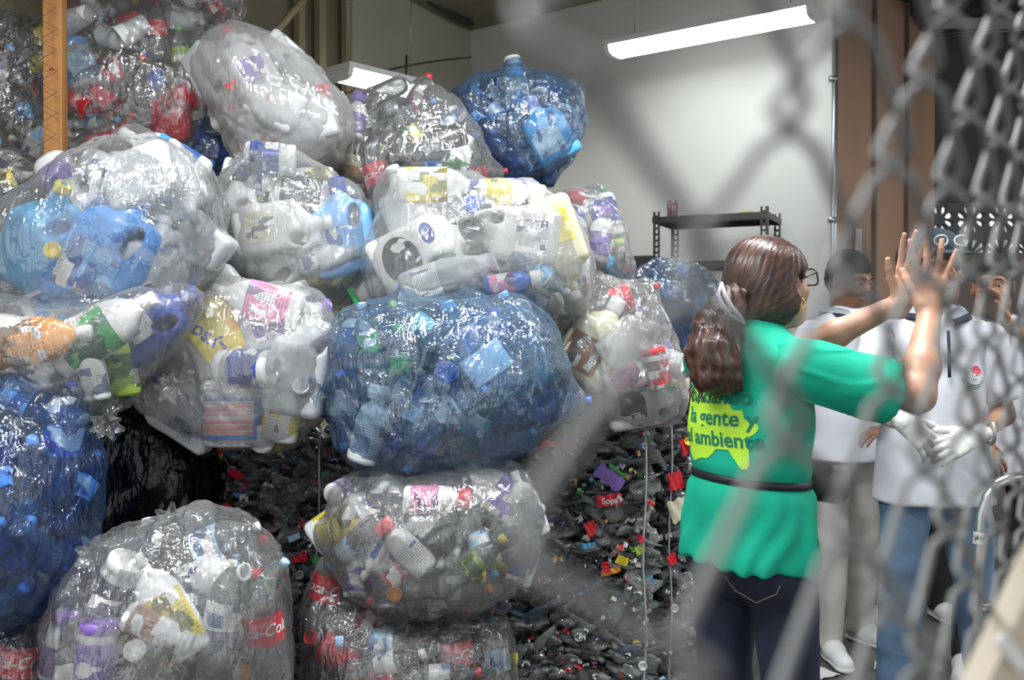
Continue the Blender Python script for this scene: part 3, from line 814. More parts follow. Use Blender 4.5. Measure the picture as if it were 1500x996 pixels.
# open mouthed tapered bottle
proto('open', 'open_bottle', [('bottle_body', mlathe([(.0,.004),(.04,0),(.046,.012),(.046,.11),(.038,.15),(.023,.19),(.021,.215),(.023,.216),(.023,.223),(.017,.223),(.016,.19),(.0,.17)], seg=26, sq=2.5), M_HDPE, 0), ('label', band(.0468, .03, .09, sq=2.5, a0=-2.6, a1=-.6), M_LABEL, 1)], .225, .046)
proto('jar', 'wide_jar', [('jar_body', mlathe([(.0,.004),(.05,0),(.056,.008),(.056,.13),(.05,.14),(.048,.145)], seg=30), M_HDPE, 0), ('label', band(.0567, .02, .118), M_LABEL, 1), ('lid', mlathe([(.051,.14),(.053,.142),(.053,.165),(.05,.169),(.0,.169)], seg=30), M_CAP, 2)], .17, .056)
proto('tub', 'wipes_tub', [('tub_body', mlathe([(.0,.004),(.078,0),(.086,.012),(.09,.17),(.095,.172),(.095,.18),(.088,.18)], seg=36, sq=2.6), M_OPAQ, 0), ('label', band(.0895, .022, .15, sq=2.6), M_PLAIN, 1),
      ('printed_lines', band(.0902, .035, .138, sq=2.6, a0=-2.5, a1=-.6), principled('label_lines', (.8,.8,.85), .4, nscale=60, col2=(.75,.2,.15), stretch=(.1,.1,3)), None), ('lid', mlathe([(.092,.178),(.097,.18),(.097,.195),(.07,.2),(.0,.2)], seg=36, sq=2.6), M_CAP, 2)], .2, .09, 'tub')
proto('cup', 'plastic_cup', [('cup_body', mlathe([(.0,.004),(.03,0),(.032,.004),(.045,.11),(.048,.112),(.048,.117),(.044,.117),(.030,.008),(.0,.008)], seg=26), M_OPAQ, 0)], .117, .045, 'cup')
proto('can', 'drinks_can', [('can_body', mlathe([(.0,.002),(.026,.0),(.033,.01),(.033,.105),(.027,.118),(.0,.116)], seg=24), M_CAN, None)], .12, .033, 'can')
proto('lid', 'loose_cap', [('cap_body', mlathe([(.0,.0),(.02,.0),(.021,.002),(.021,.016),(.018,.016),(.017,.003),(.0,.003)], seg=22), M_CAP, 0)], .016, .018, 'cap')
proto('pack', 'drinks_carton', [('carton_body', bevel(MB().box((0,0,.09), (.09,.06,.18)).mesh('p', False), .006), M_PLAIN, 0), ('label', patch_on(*[np.array([(x,y,z) for x in (-.045,.045) for y in (-.03,.03) for z in (0,.18)]), [(0,1,3,2),(4,6,7,5),(0,4,5,1),(2,3,7,6),(0,2,6,4),(1,5,7,3)]], 0, .09, .084, .165), M_LABEL, 1)], .18, .05, 'carton')

CW = {'clear': (.84,.86,.87), 'white': (.8,.8,.79), 'milky': (.74,.76,.78), 'blue': (.22,.52,.95), 'lightblue': (.48,.74,.97), 'deepblue': (.05,.16,.62), 'red': (.78,.03,.05), 'green': (.08,.42,.12),
      'teal': (.1,.55,.6), 'yellow': (.85,.68,.06), 'orange': (.85,.35,.04), 'purple': (.28,.16,.55), 'pink': (.8,.25,.45), 'black': (.03,.03,.035), 'navy': (.03,.07,.35), 'brown': (.16,.07,.03),
      'cream': (.72,.68,.5), 'lime': (.42,.62,.1), 'grey': (.5,.5,.5), 'amber': (.35,.16,.05), 'palegreen': (.6,.78,.62), 'brightblue': (.05,.30,.80), 'skyblue': (.12,.5,.85), 'brightgreen': (.1,.75,.2)}
def put(key, M, cols, label, group, scale=1.0):
    p = PROTO[key]
    r = bpy.data.objects.new(p['name'], None); COL.objects.link(r); r.empty_display_size = .03
    r.matrix_world = M @ Matrix.Diagonal((scale, scale, scale, 1))
    tag(r, label, p['cat'], group)
    lettercol = (.9,.9,.9)
    for pn, me, slot in p['parts']:
        if slot == 2 and cols[2] is None: continue
        if slot == 1 and len(cols) > 1 and cols[1] is None: continue
        o = bpy.data.objects.new(pn, me); COL.objects.link(o); o.parent = r
        if slot is not None:
            c = cols[slot] if slot < len(cols) else 'white'
            o.color = (*CW[c], 1)
            if slot == 2 and c != cols[0] or (slot == 1): pass
    return r
def frame_from(axis, front=Vector((0,-1,0)), roll=0.0):
    z = axis.normalized(); y = -(front-z*front.dot(z))
    if y.length < 1e-3: y = Vector((1,0,0))-z*z.x
    y.normalize(); x = y.cross(z)
    R = Matrix((x, y, z)).transposed()
    return R @ Matrix.Rotation(roll, 3, 'Z')

# ------------------------------------------------------------------ bags
class Bag:
    pass
BAGS = []
def star_radius(poly, c, n=96):
    """outline radius for n directions around c, by ray casting on the outline"""
    out_ = []
    P2 = [np.array(p, float)-c for p in poly]
    for i in range(n):
        a = 2*math.pi*i/n; d = np.array([math.cos(a), math.sin(a)]); best = 0
        for j in range(len(P2)):
            p, q = P2[j], P2[(j+1) % len(P2)]; e = q-p
            den = d[0]*e[1]-d[1]*e[0]
            if abs(den) < 1e-9: continue
            t = (p[0]*e[1]-p[1]*e[0])/den; u_ = (p[0]*d[1]-p[1]*d[0])/den
            if t > 0 and -1e-6 <= u_ <= 1+1e-6: best = max(best, t)
        out_.append(best)
    r = np.array(out_)
    k = np.array([.25,.5,.25])
    for _ in range(2): r = np.convolve(np.concatenate([r[-1:], r, r[:1]]), k, 'valid')
    return r
_ico = {}
def ico(n):
    if n not in _ico:
        bm = bmesh.new(); bmesh.ops.create_icosphere(bm, subdivisions=n, radius=1)
        V = np.array([v.co for v in bm.verts]); Fc = np.array([[v.index for v in f.verts] for f in bm.faces]); bm.free(); _ico[n] = (V, Fc)
    return _ico[n]
def bag(key, name, outline, d, t, mat, label, phrase, knots=(), seed=1, sub=6, lump=.012, fold=.010, cat='bag', ytilt=0.0):
    """a filled bag: outline seen from the front (px), standing at distance d, half depth t; knots in px"""
    pts = [P(x, y, d) for x, y in outline]
    xz = np.array([(p.x, p.z) for p in pts]); 
    # area centroid
    A = 0; cx = cz = 0
    for i in range(len(xz)):
        x0, z0 = xz[i]; x1, z1 = xz[(i+1) % len(xz)]; cr = x0*z1-x1*z0; A += cr; cx += (x0+x1)*cr; cz += (z0+z1)*cr
    c = np.array([cx/(3*A), cz/(3*A)])
    B = Bag(); B.key = key; B.c = c; B.d = d; B.t = t; B.r = star_radius(xz, c); B.phrase = phrase; B.items = []; B.hs = []; B.ytilt = ytilt
    V, Fc = ico(sub)
    rho = np.sqrt(V[:,0]**2+V[:,2]**2); th = np.arctan2(V[:,2], V[:,0]) % (2*math.pi)
    rr = np.interp(th, np.linspace(0, 2*math.pi, 97), np.append(B.r, B.r[0]))
    fx = np.clip(rho, 0, 1)**.72
    X = np.stack([np.cos(th)*rr*fx, np.sign(V[:,1])*np.abs(V[:,1])**.8*t, np.sin(th)*rr*fx], 1)
    X = np.where(rho[:,None] < 1e-5, np.stack([0*rho, np.sign(V[:,1])*t, 0*rho], 1), X)
    nrm = V.copy()
    # lumps from the bottles pressing outwards
    lm = noise(X, 9, seed)*.9+noise(X, 19, seed+5)*.5
    X += nrm*(lump*lm)[:,None]
    # random sharp creases
    n1 = noise(X*np.array([1,1,.45])+.15*np.stack([noise(X, 5, seed+1)]*3, 1), 14, seed+2)
    X += nrm*(-.008*np.exp(-(n1/.10)**2))[:,None]
    n1b = noise(X@np.array([[.8,.0,.6],[0,1,0],[-.6,0,.8]])*np.array([1.6,1,.5]), 24, seed+12)
    X += nrm*(-.004*np.exp(-(n1b/.13)**2))[:,None]
    for kx, ky, dep, spread in knots:
        kp = P(kx, ky, d); kv = np.array([kp.x-c[0], 0, kp.z-c[1]])
        # knot position on the front skin
        ka = math.atan2(kv[2], kv[0]) % (2*math.pi); kr = np.interp(ka, np.linspace(0, 2*math.pi, 97), np.append(B.r, B.r[0]))
        f = min(.985, math.hypot(kv[0], kv[2])/kr); rh = f**(1/.72)
        K = np.array([kv[0], -abs(max(0, 1-rh*rh))**.4*t, kv[2]])
        dv = X-K; dist = np.linalg.norm(dv, axis=1)
        # azimuth around the knot in the plane facing the viewer
        az = np.arctan2(dv[:,2], dv[:,0])
        wv = np.exp(-dist/spread)
        pl = np.abs(np.sin(az*9+3*noise(np.stack([np.cos(az)*2, np.sin(az)*2, dist*3], 1), 1, seed+3)))**.6
        pl2 = np.sin(az*23+2*noise(np.stack([np.cos(az)*3, np.sin(az)*3, dist*4], 1), 1, seed+4))
        X += nrm*((-fold*2.2*pl+fold*.5*pl2)*wv*np.clip(dist/.05, 0, 1))[:,None]
        inw = dep*np.exp(-(dist/.07)**2)
        X[:,1] += inw
        B.knot = K
    B.seed = seed
    root = empty(name, (c[0], d, 0), label, cat)
    B.root = root
    X = X+np.array([0, 0, c[1]])
    X[:,2] = np.maximum(X[:,2], .01)
    B.X = X; B.n = V; B.F = Fc
    me = mesh_np('film', X, Fc)
    B.film = link('film', me, mat, root)
    # gathered necks
    for i, (kx, ky, dep, spread) in enumerate(knots):
        kp = P(kx, ky, d); kv = np.array([kp.x-c[0], 0, kp.z-c[1]])
        ka = math.atan2(kv[2], kv[0]) % (2*math.pi); kr = np.interp(ka, np.linspace(0, 2*math.pi, 97), np.append(B.r, B.r[0]))
        f = min(.985, math.hypot(kv[0], kv[2])/kr); rh = f**(1/.72)
        K = Vector((kv[0], -abs(max(0, 1-rh*rh))**.4*t+dep, kv[2]+c[1]))
        ax = (Vector((kv[0]*.6, -t*1.2, kv[2]*.6)).normalized()+Vector((0,0,-.3))).normalized()
        R = frame_from(ax)
        V2 = []; seg = 30; rows = [(.030,-.03),(.012,0),(.009,.012),(.014,.025),(.026,.045),(.040,.06)]
        for q, (r_, z_) in enumerate(rows):
            for j in range(seg):
                a = 2*math.pi*j/seg; w = 1+.30*math.sin(a*7+q*.2+seed)*(1 if q != 2 else .2)
                V2.append(R @ Vector((r_*w*math.cos(a), r_*w*math.sin(a), z_+.006*math.sin(3*a+seed)))+K)
        F2 = [(a_*seg+j, a_*seg+(j+1) % seg, (a_+1)*seg+(j+1) % seg, (a_+1)*seg+j) for a_ in range(len(rows)-1) for j in range(seg)]
        link('tied_neck', mesh_np('neck', V2, F2), mat, root)
    BAGS.append(B); return B
def wrap(B):
    """the film is pushed out over whatever presses against it and drawn tight between"""
    X = B.X.copy(); n = B.n; sp = np.concatenate(B.items).copy(); sp[:,0] -= B.c[0]; sp[:,1] -= B.d
    t = np.zeros(len(X))
    for s in sp:
        w = X-s[:3]; b = (w*n).sum(1); R = s[3]/.92+.006; q = (w*w).sum(1)-R*R; D = b*b-q
        m = D > 0; tt = np.where(m, -b+np.sqrt(np.where(m, D, 0)), 0)
        ok = m & (tt > 0) & (tt < .15); t = np.where(ok, np.maximum(t, tt), t)
    E = np.concatenate([B.F[:,[0,1]], B.F[:,[1,2]], B.F[:,[2,0]]]); cnt = np.bincount(E[:,0], minlength=len(X))+np.bincount(E[:,1], minlength=len(X))
    for k in range(10):
        a = (np.bincount(E[:,0], t[E[:,1]], len(X))+np.bincount(E[:,1], t[E[:,0]], len(X)))/cnt
        t = np.maximum(t, a)*.985 if k < 7 else a*.7+t*.3
    X += n*t[:,None]
    B.film.data.vertices.foreach_set('co', X.astype(np.float32).ravel()); B.film.data.update()
def inside(B, p, m=0.0):
    """>0 inside the bag by about that many metres, p in world"""
    x, y, z = p[0]-B.c[0], p[1]-B.d, p[2]-B.c[1]
    a = math.atan2(z, x) % (2*math.pi); r = B.r[int(a/(2*math.pi)*96) % 96]
    rr = math.hypot(x, z)/max(r, .01)
    q = (rr**(2/.72)+abs(y/B.t)**2.5)
    sc = min(r, B.t*1.2)
    return (1-q**.42)*sc
def spheres(key, M, scale):
    p = PROTO[key]; L, r = p['L']*scale, p['r']*scale*.92
    n = max(1, int(math.ceil((L-2*r)/(1.3*r)))+1) if L > 2*r else 1
    out_ = []
    for i in range(n):
        z = r+(L-2*r)*(i/(n-1) if n > 1 else .5)
        v = M.translation+M.to_3x3() @ Vector((0, 0, z)); out_.append((v.x, v.y, v.z, r))
    if n == 1: v = M.translation+M.to_3x3() @ Vector((0,0,L/2)); out_ = [(v.x, v.y, v.z, min(r, L/2+.01))]
    return np.array(out_)
def hero(B, key, px, py, ang, cols, text, depth=None, tilt=0.0, roll=0.0, scale=1.0, group=None, mid=True):
    """a particular container: centre at (px,py), its top pointing to ang degrees in the picture plane, tilt towards the viewer"""
    a = math.radians(ang); tl = math.radians(tilt)
    ax = Vector((math.cos(a)*math.cos(tl), -math.sin(tl), math.sin(a)*math.cos(tl)))
    R = frame_from(ax, roll=math.radians(roll))
    p = PROTO[key]
    if depth is None:
        # press against the front skin
        dd = B.d-B.t
        for _ in range(60):
            v = P(px, py, dd)
            e = min(inside(B, v+ax*(p['L']*scale*q)+Vector((0,-p['r']*scale*.8,0))) for q in (-.42, 0, .42))
            if e > .004: break
            dd += .012
            if dd > B.d: break
    else: dd = B.d+depth
    v = P(px, py, dd)-ax*(p['L']*scale/2)
    M = Matrix.Translation(v) @ R.to_4x4()
    if len((text+', in '+B.phrase).replace('-', ' ').split()) > 16 or len((text+' in '+B.phrase).split()) > 16: print('LONG', text, '/', B.phrase)
    o = put(key, M, cols, text+', in '+B.phrase, group or PROTO[key]['name'].replace('_', ' ')+'s in '+B.phrase, scale)
    B.items.append(spheres(key, M, scale))
    if key != 'lid': B.hs.append(spheres(key, M, scale))
    return o
KINDN = {k: v['name'].replace('_', ' ') for k, v in PROTO.items()}
def fill(B, mix, n, tries=2600, tol=.80, seed=0, front=True, words=None):
    """pack n further containers at random into the bag. mix: (weight, key, cols, scale)"""
    rg = random.Random(seed*31+5); ws = [m[0] for m in mix]
    placed = 0; spheres_all = np.concatenate(B.items) if B.items else np.zeros((0,4))
    for it in range(tries):
        if placed >= n: break
        w, key, cols, sc = rg.choices(mix, ws)[0]
        sc = sc*rg.uniform(.9, 1.1)
        a = rg.uniform(0, 2*math.pi); rr = math.sqrt(rg.uniform(0, 1))
        r = B.r[int(a/(2*math.pi)*96) % 96]*rr*.95
        ymax = B.t*max(0, 1-rr**2.7)**.4
        # near the front skin first, then deeper
        if it < tries*.7: y = -ymax+rg.uniform(.02, .14)
        else: y = rg.uniform(-ymax, ymax*.7)
        c = Vector((B.c[0]+r*math.cos(a), B.d+y, B.c[1]+r*math.sin(a)))
        ax = Vector((rg.gauss(0,1), rg.gauss(0,.38), rg.gauss(0,.8))).normalized()
        L = PROTO[key]['L']*sc; rad = PROTO[key]['r']*sc
        if min(inside(B, c+ax*(L*.5)), inside(B, c-ax*(L*.5)), inside(B, c)-rad*.5) < .0: continue
        M = Matrix.Translation(c-ax*(L/2)) @ frame_from(ax, roll=rg.uniform(-1.3, 1.3)).to_4x4()
        sp = spheres(key, M, sc)
        if len(spheres_all):
            dm = np.linalg.norm(sp[:,None,:3]-spheres_all[None,:,:3], axis=2); lim = (sp[:,None,3]+spheres_all[None,:,3])*tol
            if np.any(dm < lim): continue
        if B.hs:
            H = np.concatenate(B.hs); hx = H[:,0]/H[:,1]; hz = (H[:,2]-CAMZ)/H[:,1]; hr = H[:,3]/H[:,1]
            sx_ = sp[:,0]/sp[:,1]; sz_ = (sp[:,2]-CAMZ)/sp[:,1]; sr = sp[:,3]/sp[:,1]
            dd = np.hypot(sx_[:,None]-hx[None], sz_[:,None]-hz[None])
            if np.any((dd < hr[None]*1.1+sr[:,None]*.5) & (sp[:,1][:,None] < H[:,1][None]+.02)): continue
        cw = words or (lambda key, cols: None)
        txt = describe(key, cols)+', in '+B.phrase
        put(key, M, cols, txt, PROTO[key]['name'].replace('_', ' ')+'s in '+B.phrase, sc)
        spheres_all = np.concatenate([spheres_all, sp]); placed += 1; B.items.append(sp)
    wrap(B)
    return placed
CN = {'lightblue': 'pale blue', 'deepblue': 'deep blue', 'brightblue': 'bright blue', 'skyblue': 'sky blue', 'palegreen': 'pale green', 'milky': 'milky white', 'lime': 'lime green', 'brightgreen': 'bright green'}
def cn(c): return CN.get(c, c)
def describe(key, cols):
    s = cn(cols[0])+' '+KINDN[key]
    p = PROTO[key]; slots = [q[2] for q in p['parts']]
    ex = []
    if 1 in slots and cols[1]: ex.append(cn(cols[1])+' label')
    if 2 in slots and len(cols) > 2 and cols[2] and cols[2] != cols[0]: ex.append(cn(cols[2])+(' lid' if key in ('jar','tub') else ' cap'))
    if ex: s += ', '+', '.join(ex)
    return s
# ------------------------------------------------------------------ the bags and what is in them
FM_CLEAR = film_mat('clear_film', milk=.13, gloss=.45, edge=.45, crinkle=.62, dif=(.95,.96,.97))
FM_THIN = film_mat('very_clear_film', milk=.05, gloss=.5, edge=.35, crinkle=1.0)
FM_MILK = film_mat('milky_film', milk=.36, gloss=.35, edge=.5, crinkle=.4, dif=(.93,.92,.91))
FM_SEMI = film_mat('cloudy_film', milk=.20, gloss=.36, edge=.5, crinkle=.55, dif=(.95,.96,.97))
FM_BLUE = film_mat('blue_film', tint=(.74,.88,1.0), milk=.15, gloss=.45, edge=.4, crinkle=.8, dif=(.42,.68,.98))
FM_BLACK = film_mat('black_film', tint=(.12,.15,.18), milk=.6, gloss=.12, edge=.3, crinkle=.35, dif=(.008,.009,.011))
FM_BLUED = film_mat('deep_blue_film', tint=(.55,.75,1.0), milk=.07, gloss=.35, edge=.3, crinkle=.8, dif=(.25,.42,.8))

coke = lambda w: (w, 'cola', ('clear','red','red'), .9)
clearmix = [(3,'pet',('clear','red','red'),1), (3,'pet',('clear','lightblue','blue'),1), (4,'bare',('clear',None,'white'),1), (2,'pet',('clear','green','green'),1), (2,'petc',('clear','yellow','white'),1), (2,'petl',('clear','white','red'),.9), (1,'flat',('white','navy','white'),.8), (2,'petc',('clear','red','red'),1.1), (1,'pet',('clear','orange','orange'),1), (1,'round',('white','purple','purple'),.8), (3,'petc',('clear','white','blue'),1.1), (2,'bare',('clear',None,'lightblue'),1.1), (2,'petl',('clear','clear','white'),.9)]
redmix = [(4,'cola',('clear','red','red'),.85), (4,'petc',('clear','red','red'),1.1), (3,'bare',('clear',None,'red'),1), (.7,'cup',('red',),1), (2,'pet',('clear','white','white'),1), (1.5,'petc',('amber','amber','yellow'),1), (2,'pet',('clear','lightblue','blue'),1), (2,'petl',('clear','green','green'),.85), (1,'pet',('clear','yellow','yellow'),1), (2,'petc',('clear','white','white'),1.1), (1,'pet',('brown','red','red'),1), (1,'cup',('clear',),1)]
bluemix = [(6,'bare',('lightblue',None,'blue'),1), (4,'pet',('blue','lightblue','deepblue'),1), (4,'petl',('lightblue','blue','blue'),.95), (3,'petc',('blue','white','blue'),1.1), (2,'water',('lightblue','lightblue','blue'),.85), (1,'pet',('clear','green','teal'),1), (3,'petc',('lightblue','deepblue','deepblue'),1.1)]
whitemix = [(4,'milkb',('milky',None,'white'),.85), (4,'milk',('milky','white','red'),.8), (3,'deter',('white','blue','white'),.75), (4,'flat',('white','green','white'),1), (3,'round',('white','yellow','white'),1), (3,'open',('milky','white'),1.1), (2,'jar',('white','navy','white'),1), (2,'flat',('white','purple','purple'),1)]
jugmix = [(6,'milkb',('milky',None,'red'),1), (4,'milkb',('milky',None,'white'),1), (2,'milk',('milky','purple','red'),1), (2,'open',('milky','white'),1.2)]

NB = {}
# --- far and high
NB['A3'] = B = bag('A3','refuse_bag',[(95,-40),(200,-70),(355,-40),(360,10),(342,45),(300,68),(240,30),(160,25),(100,30)],4.25,.22,FM_CLEAR,'clear bag of red labelled bottles on the very top, cut off by the picture edge','the topmost cut-off bag',seed=21)
hero(B,'petl',215,40,75,('clear','red','red'),'bottle with a short red label'); hero(B,'pet',318,18,30,('clear','red','red'),'small red labelled bottle'); hero(B,'pet',268,24,60,('clear','navy','navy'),'small navy labelled bottle')
fill(B, redmix, 22, seed=1)
NB['A'] = B = bag('A','refuse_bag',[(84,60),(110,15),(200,2),(300,25),(335,90),(350,170),(345,225),(310,262),(240,265),(170,262),(110,265),(86,210),(70,140)],4.05,.30,FM_CLEAR,'big clear bag of red cups and clear bottles behind the wooden post','the bag behind the post',knots=[(200,60,.03,.12)],seed=22)
hero(B,'jar',118,98,110,('white','lightblue','blue'),'white jar with pale blue print',scale=1.15); hero(B,'cola',232,48,90,('clear','red','red'),'upright bottle with a red label',scale=.7)
hero(B,'pet',234,122,115,('clear','deepblue','deepblue'),'clear bottle with a bright blue label'); hero(B,'pet',266,88,95,('clear','lime','green'),'tall clear bottle with a green label'); hero(B,'pet',288,78,80,('clear','green','white'),'clear bottle with a dark green label')
hero(B,'cup',258,150,20,('red',),'red cup lying under the green bottle',scale=1.25); hero(B,'cup',240,190,80,('red',),'red cup with its mouth up, low left',scale=1.2); hero(B,'cup',265,182,100,('red',),'red cup beside the low left one',scale=1.2)
hero(B,'petc',165,105,20,('clear','red','red'),'crushed bottle with a torn red label',scale=1.1); hero(B,'pet',134,180,5,('clear','skyblue','blue'),'bottle with a sky blue label',scale=.9); hero(B,'pet',308,195,60,('clear','yellow','yellow'),'bottle with a yellow label')
fill(B, redmix, 40, seed=2)
NB['A0'] = B = bag('A0','refuse_bag',[(-60,30),(0,20),(60,30),(78,110),(84,180),(80,240),(30,245),(-60,220)],3.85,.24,FM_THIN,'dim clear bag behind the dark wire mesh, left of the wooden post','the bag left of the post',seed=23)
hero(B,'petc',58,52,20,('clear','yellow','yellow'),'bottle with a bright yellow label on top'); hero(B,'pet',55,95,30,('clear','yellow','green'),'yellow and green labelled bottle'); hero(B,'pet',38,165,10,('clear','skyblue','blue'),'bottle with a blue label'); hero(B,'flat',58,215,70,('lightblue','white','blue'),'pale blue bottle low by the post')
fill(B, clearmix, 22, seed=3)
NB['A2'] = B = bag('A2','refuse_bag',[(-60,222),(0,215),(35,222),(78,262),(84,330),(20,350),(-60,350)],3.45,.20,FM_THIN,'clear bag low behind the dark wire mesh at the left picture edge','the low bag behind wire mesh',seed=24)
hero(B,'pet',12,262,10,('clear','yellow','teal'),'bottle with a yellow and teal label'); hero(B,'round',42,256,-30,('white','grey','white'),'white bottle with small grey print')
fill(B, [(3,'bare',('clear',None,'white'),1),(2,'pet',('clear','white','white'),1),(1,'open',('milky','white'),1)], 14, seed=4)
NB['T'] = B = bag('T','refuse_bag',[(278,185),(320,168),(375,205),(385,265),(330,290),(285,262)],4.0,.2,FM_BLUED,'small dark blue bag of water bottles wedged behind the milk jug bag','the small dark blue bag',seed=25,sub=5)
fill(B, [(3,'bare',('deepblue',None,'deepblue'),1),(2,'bare',('blue',None,'blue'),1)], 12, seed=5)
NB['D'] = B = bag('D','refuse_bag',[(652,150),(690,114),(750,107),(820,109),(852,136),(862,175),(846,230),(805,272),(740,278),(700,245),(668,205)],4.2,.30,FM_BLUE,'blue bag of bottles perched on top of the pile against the white wall','the highest blue bag',knots=[(735,160,.03,.12),(832,150,.02,.08)],seed=26)
hero(B,'deter',800,192,118,('skyblue','white','deepblue'),'sky blue jug with a plain white label',scale=.9); hero(B,'round',756,119,100,('blue','lightblue','white'),'bottle with a round white base'); hero(B,'pet',815,232,70,('blue','purple','purple'),'small bottle with a purple cap')
fill(B, [(6,'bare',('blue',None,'blue'),1),(4,'pet',('deepblue','blue','deepblue'),1),(4,'petl',('blue','skyblue','blue'),.95),(2,'petc',('lightblue','blue','blue'),1.1),(2,'water',('blue','lightblue','blue'),.85)], 46, seed=6)
NB['C'] = B = bag('C','refuse_bag',[(478,235),(500,165),(555,128),(622,126),(672,150),(706,195),(724,245),(715,295),(640,305),(570,335),(545,370),(515,300),(484,262)],3.85,.30,FM_CLEAR,'clear bag tied in a star knot, full of red labelled bottles','the star-knotted bag',knots=[(574,196,.05,.16)],seed=27)
hero(B,'cola',553,262,112,('clear','red','red'),'clear bottle with a red label and white script'); hero(B,'cup',650,208,200,('black',),'black cup lying on its side',scale=1.5); hero(B,'round',498,208,90,('clear','yellow','yellow'),'round bottle with a yellow lid',scale=.8)
hero(B,'pet',606,152,60,('clear','pink','red'),'small pink labelled bottle near the top'); hero(B,'pet',632,250,0,('clear','skyblue','white'),'bottle with a sky blue label'); hero(B,'flat',668,240,60,('clear','green','white'),'clear bottle with a green label',scale=.9)
hero(B,'cola',700,258,10,('clear','red','red'),'bottle with a red label at the lower right',scale=.7); hero(B,'jar',515,255,80,('cream','amber','cream'),'cream jar with stripes',scale=.8); hero(B,'lid',487,243,90,('red',),'loose red cap at the left'); hero(B,'lid',516,290,90,('red',),'loose red cap at the bottom')
fill(B, clearmix, 40, seed=7)
NB['B'] = B = bag('B','refuse_bag',[(296,80),(318,52),(350,38),(395,50),(440,82),(516,150),(524,190),(505,240),(450,268),(385,262),(345,220),(316,165)],3.65,.26,FM_MILK,'milky bag of white jugs with red caps leaning at the top of the pile','the milky jug bag',knots=[],seed=28,fold=.006)
hero(B,'milk',362,96,120,('milky','purple','red'),'white jug with a purple printed label',roll=20); hero(B,'milkb',395,150,150,('milky',None,'red'),'white jug with a red cap, mid bag'); hero(B,'milkb',440,190,200,('milky',None,'red'),'white jug lying low in the bag')
for i,(x,y,a) in enumerate([(403,214,90),(482,180,-20),(470,131,10),(477,131,190),(381,150,60),(338,128,20),(357,217,90),(395,145,0)]): hero(B,'lid',x,y,a,('red',),['round red cap at the bottom','red cap at the right side','red cap near the upper right','second red cap near the upper right','small red cap in the middle','faint red cap at the left','faint red cap low left','faint red cap behind'][i],tilt=70 if i in (0,4) else 20,depth=-.22 if 0 else None,scale=.85)
fill(B, jugmix, 14, seed=8, tol=.7)
NB['J'] = B = bag('J','refuse_bag',[(808,292),(835,276),(880,286),(905,320),(918,350),(930,395),(915,430),(860,420),(815,380)],4.0,.24,FM_SEMI,'small cloudy bag behind the jug bag, beside the blue bag and below the white wall','the small cloudy bag',seed=29)
hero(B,'pet',842,292,20,('clear','red','green'),'bottle with a red and green label'); hero(B,'round',880,342,80,('white','purple','purple'),'white bottle with a dark purple label'); hero(B,'flat',866,362,10,('white','yellow','lime'),'white bottle with a yellow label'); hero(B,'pet',888,385,130,('lightblue','skyblue','blue'),'pale blue bottle at the bottom')
fill(B, clearmix+whitemix, 24, seed=9)
NB['M'] = B = bag('M','refuse_bag',[(920,412),(945,382),(985,376),(1035,395),(1062,440),(1072,560),(1040,585),(1000,575),(985,490),(940,430)],4.2,.26,FM_BLUE,'bright blue bag behind the woman in the green shirt','the blue bag behind shoulders',seed=30)
fill(B, [(4,'bare',('blue',None,'deepblue'),1),(4,'pet',('deepblue','blue','deepblue'),1),(3,'petl',('blue','deepblue','blue'),.95),(2,'bare',('lightblue',None,'blue'),1)], 40, seed=10)
# --- the middle rows
NB['G'] = B = bag('G','refuse_bag',[(322,268),(350,238),(395,225),(445,224),(492,250),(530,325),(540,400),(520,450),(440,452),(350,425),(318,395),(318,310)],3.4,.26,FM_SEMI,'cloudy bag with a black spotted bottle and a long blue bottle, tied at its top','the cloudy bag',knots=[(392,248,.02,.12)],seed=31,fold=.008)
hero(B,'milk',415,335,8,('white','cream','white'),'white jug with a framed fruit label lying on its side',scale=1.1); hero(B,'flat',462,288,-8,('white','black','black'),'white bottle with black spots and a black cap',scale=1.15)
hero(B,'round',345,395,-5,('white','red','pink'),'small white bottle with a pink cap',scale=.75); hero(B,'milkb',405,395,60,('white',None,'black'),'white jug with a black cap facing out',tilt=55); hero(B,'deter',505,335,100,('blue','blue','navy'),'long blue bottle standing at the right side',scale=1.05)
hero(B,'flat',490,402,12,('cream','yellow','deepblue'),'yellow labelled bottle, blue base',scale=1.1); hero(B,'lid',331,375,90,('white',),'loose white cap at the left',tilt=60); hero(B,'open',480,378,10,('milky','white'),'milky bottle pointing to the right'); hero(B,'milk',340,320,80,('milky','black','black'),'white jug with a black spotted label at the left')
fill(B, whitemix, 22, seed=11, tol=.72)
NB['I'] = B = bag('I','refuse_bag',[(532,395),(548,335),(572,272),(640,260),(712,268),(785,270),(832,308),(858,370),(872,455),(845,470),(800,470),(700,470),(620,462),(545,450)],3.35,.28,FM_SEMI,'clear bag with a white jug with a large black cap','the black-cap bag',knots=[],seed=32,fold=.008)
hero(B,'deterfan',630,370,28,('white','black','black','navy'),'white jug with a big black cap and black label',scale=1.15,tilt=14); hero(B,'milk',752,345,175,('white','grey','white'),'large white jug on its side with a dark oval label',scale=1.15)
hero(B,'flat',555,418,30,('brightgreen','white','brightgreen'),'bright green bottle at the lower left',scale=.8); hero(B,'lid',692,300,80,('deepblue',),'blue cap above the black cap',tilt=60,scale=1.3); hero(B,'open',660,405,20,('milky','white'),'long milky bottle under the black-capped jug',scale=1.4)
hero(B,'round',752,415,10,('deepblue','pink','white'),'blue bottle with a pink label',scale=.85); hero(B,'pet',790,400,-35,('lightblue','skyblue','white'),'bottle with a pale blue label and white cap',scale=.9); hero(B,'milk',815,365,-70,('cream','yellow','white'),'tall cream jug with a yellow label strip',scale=1.2)
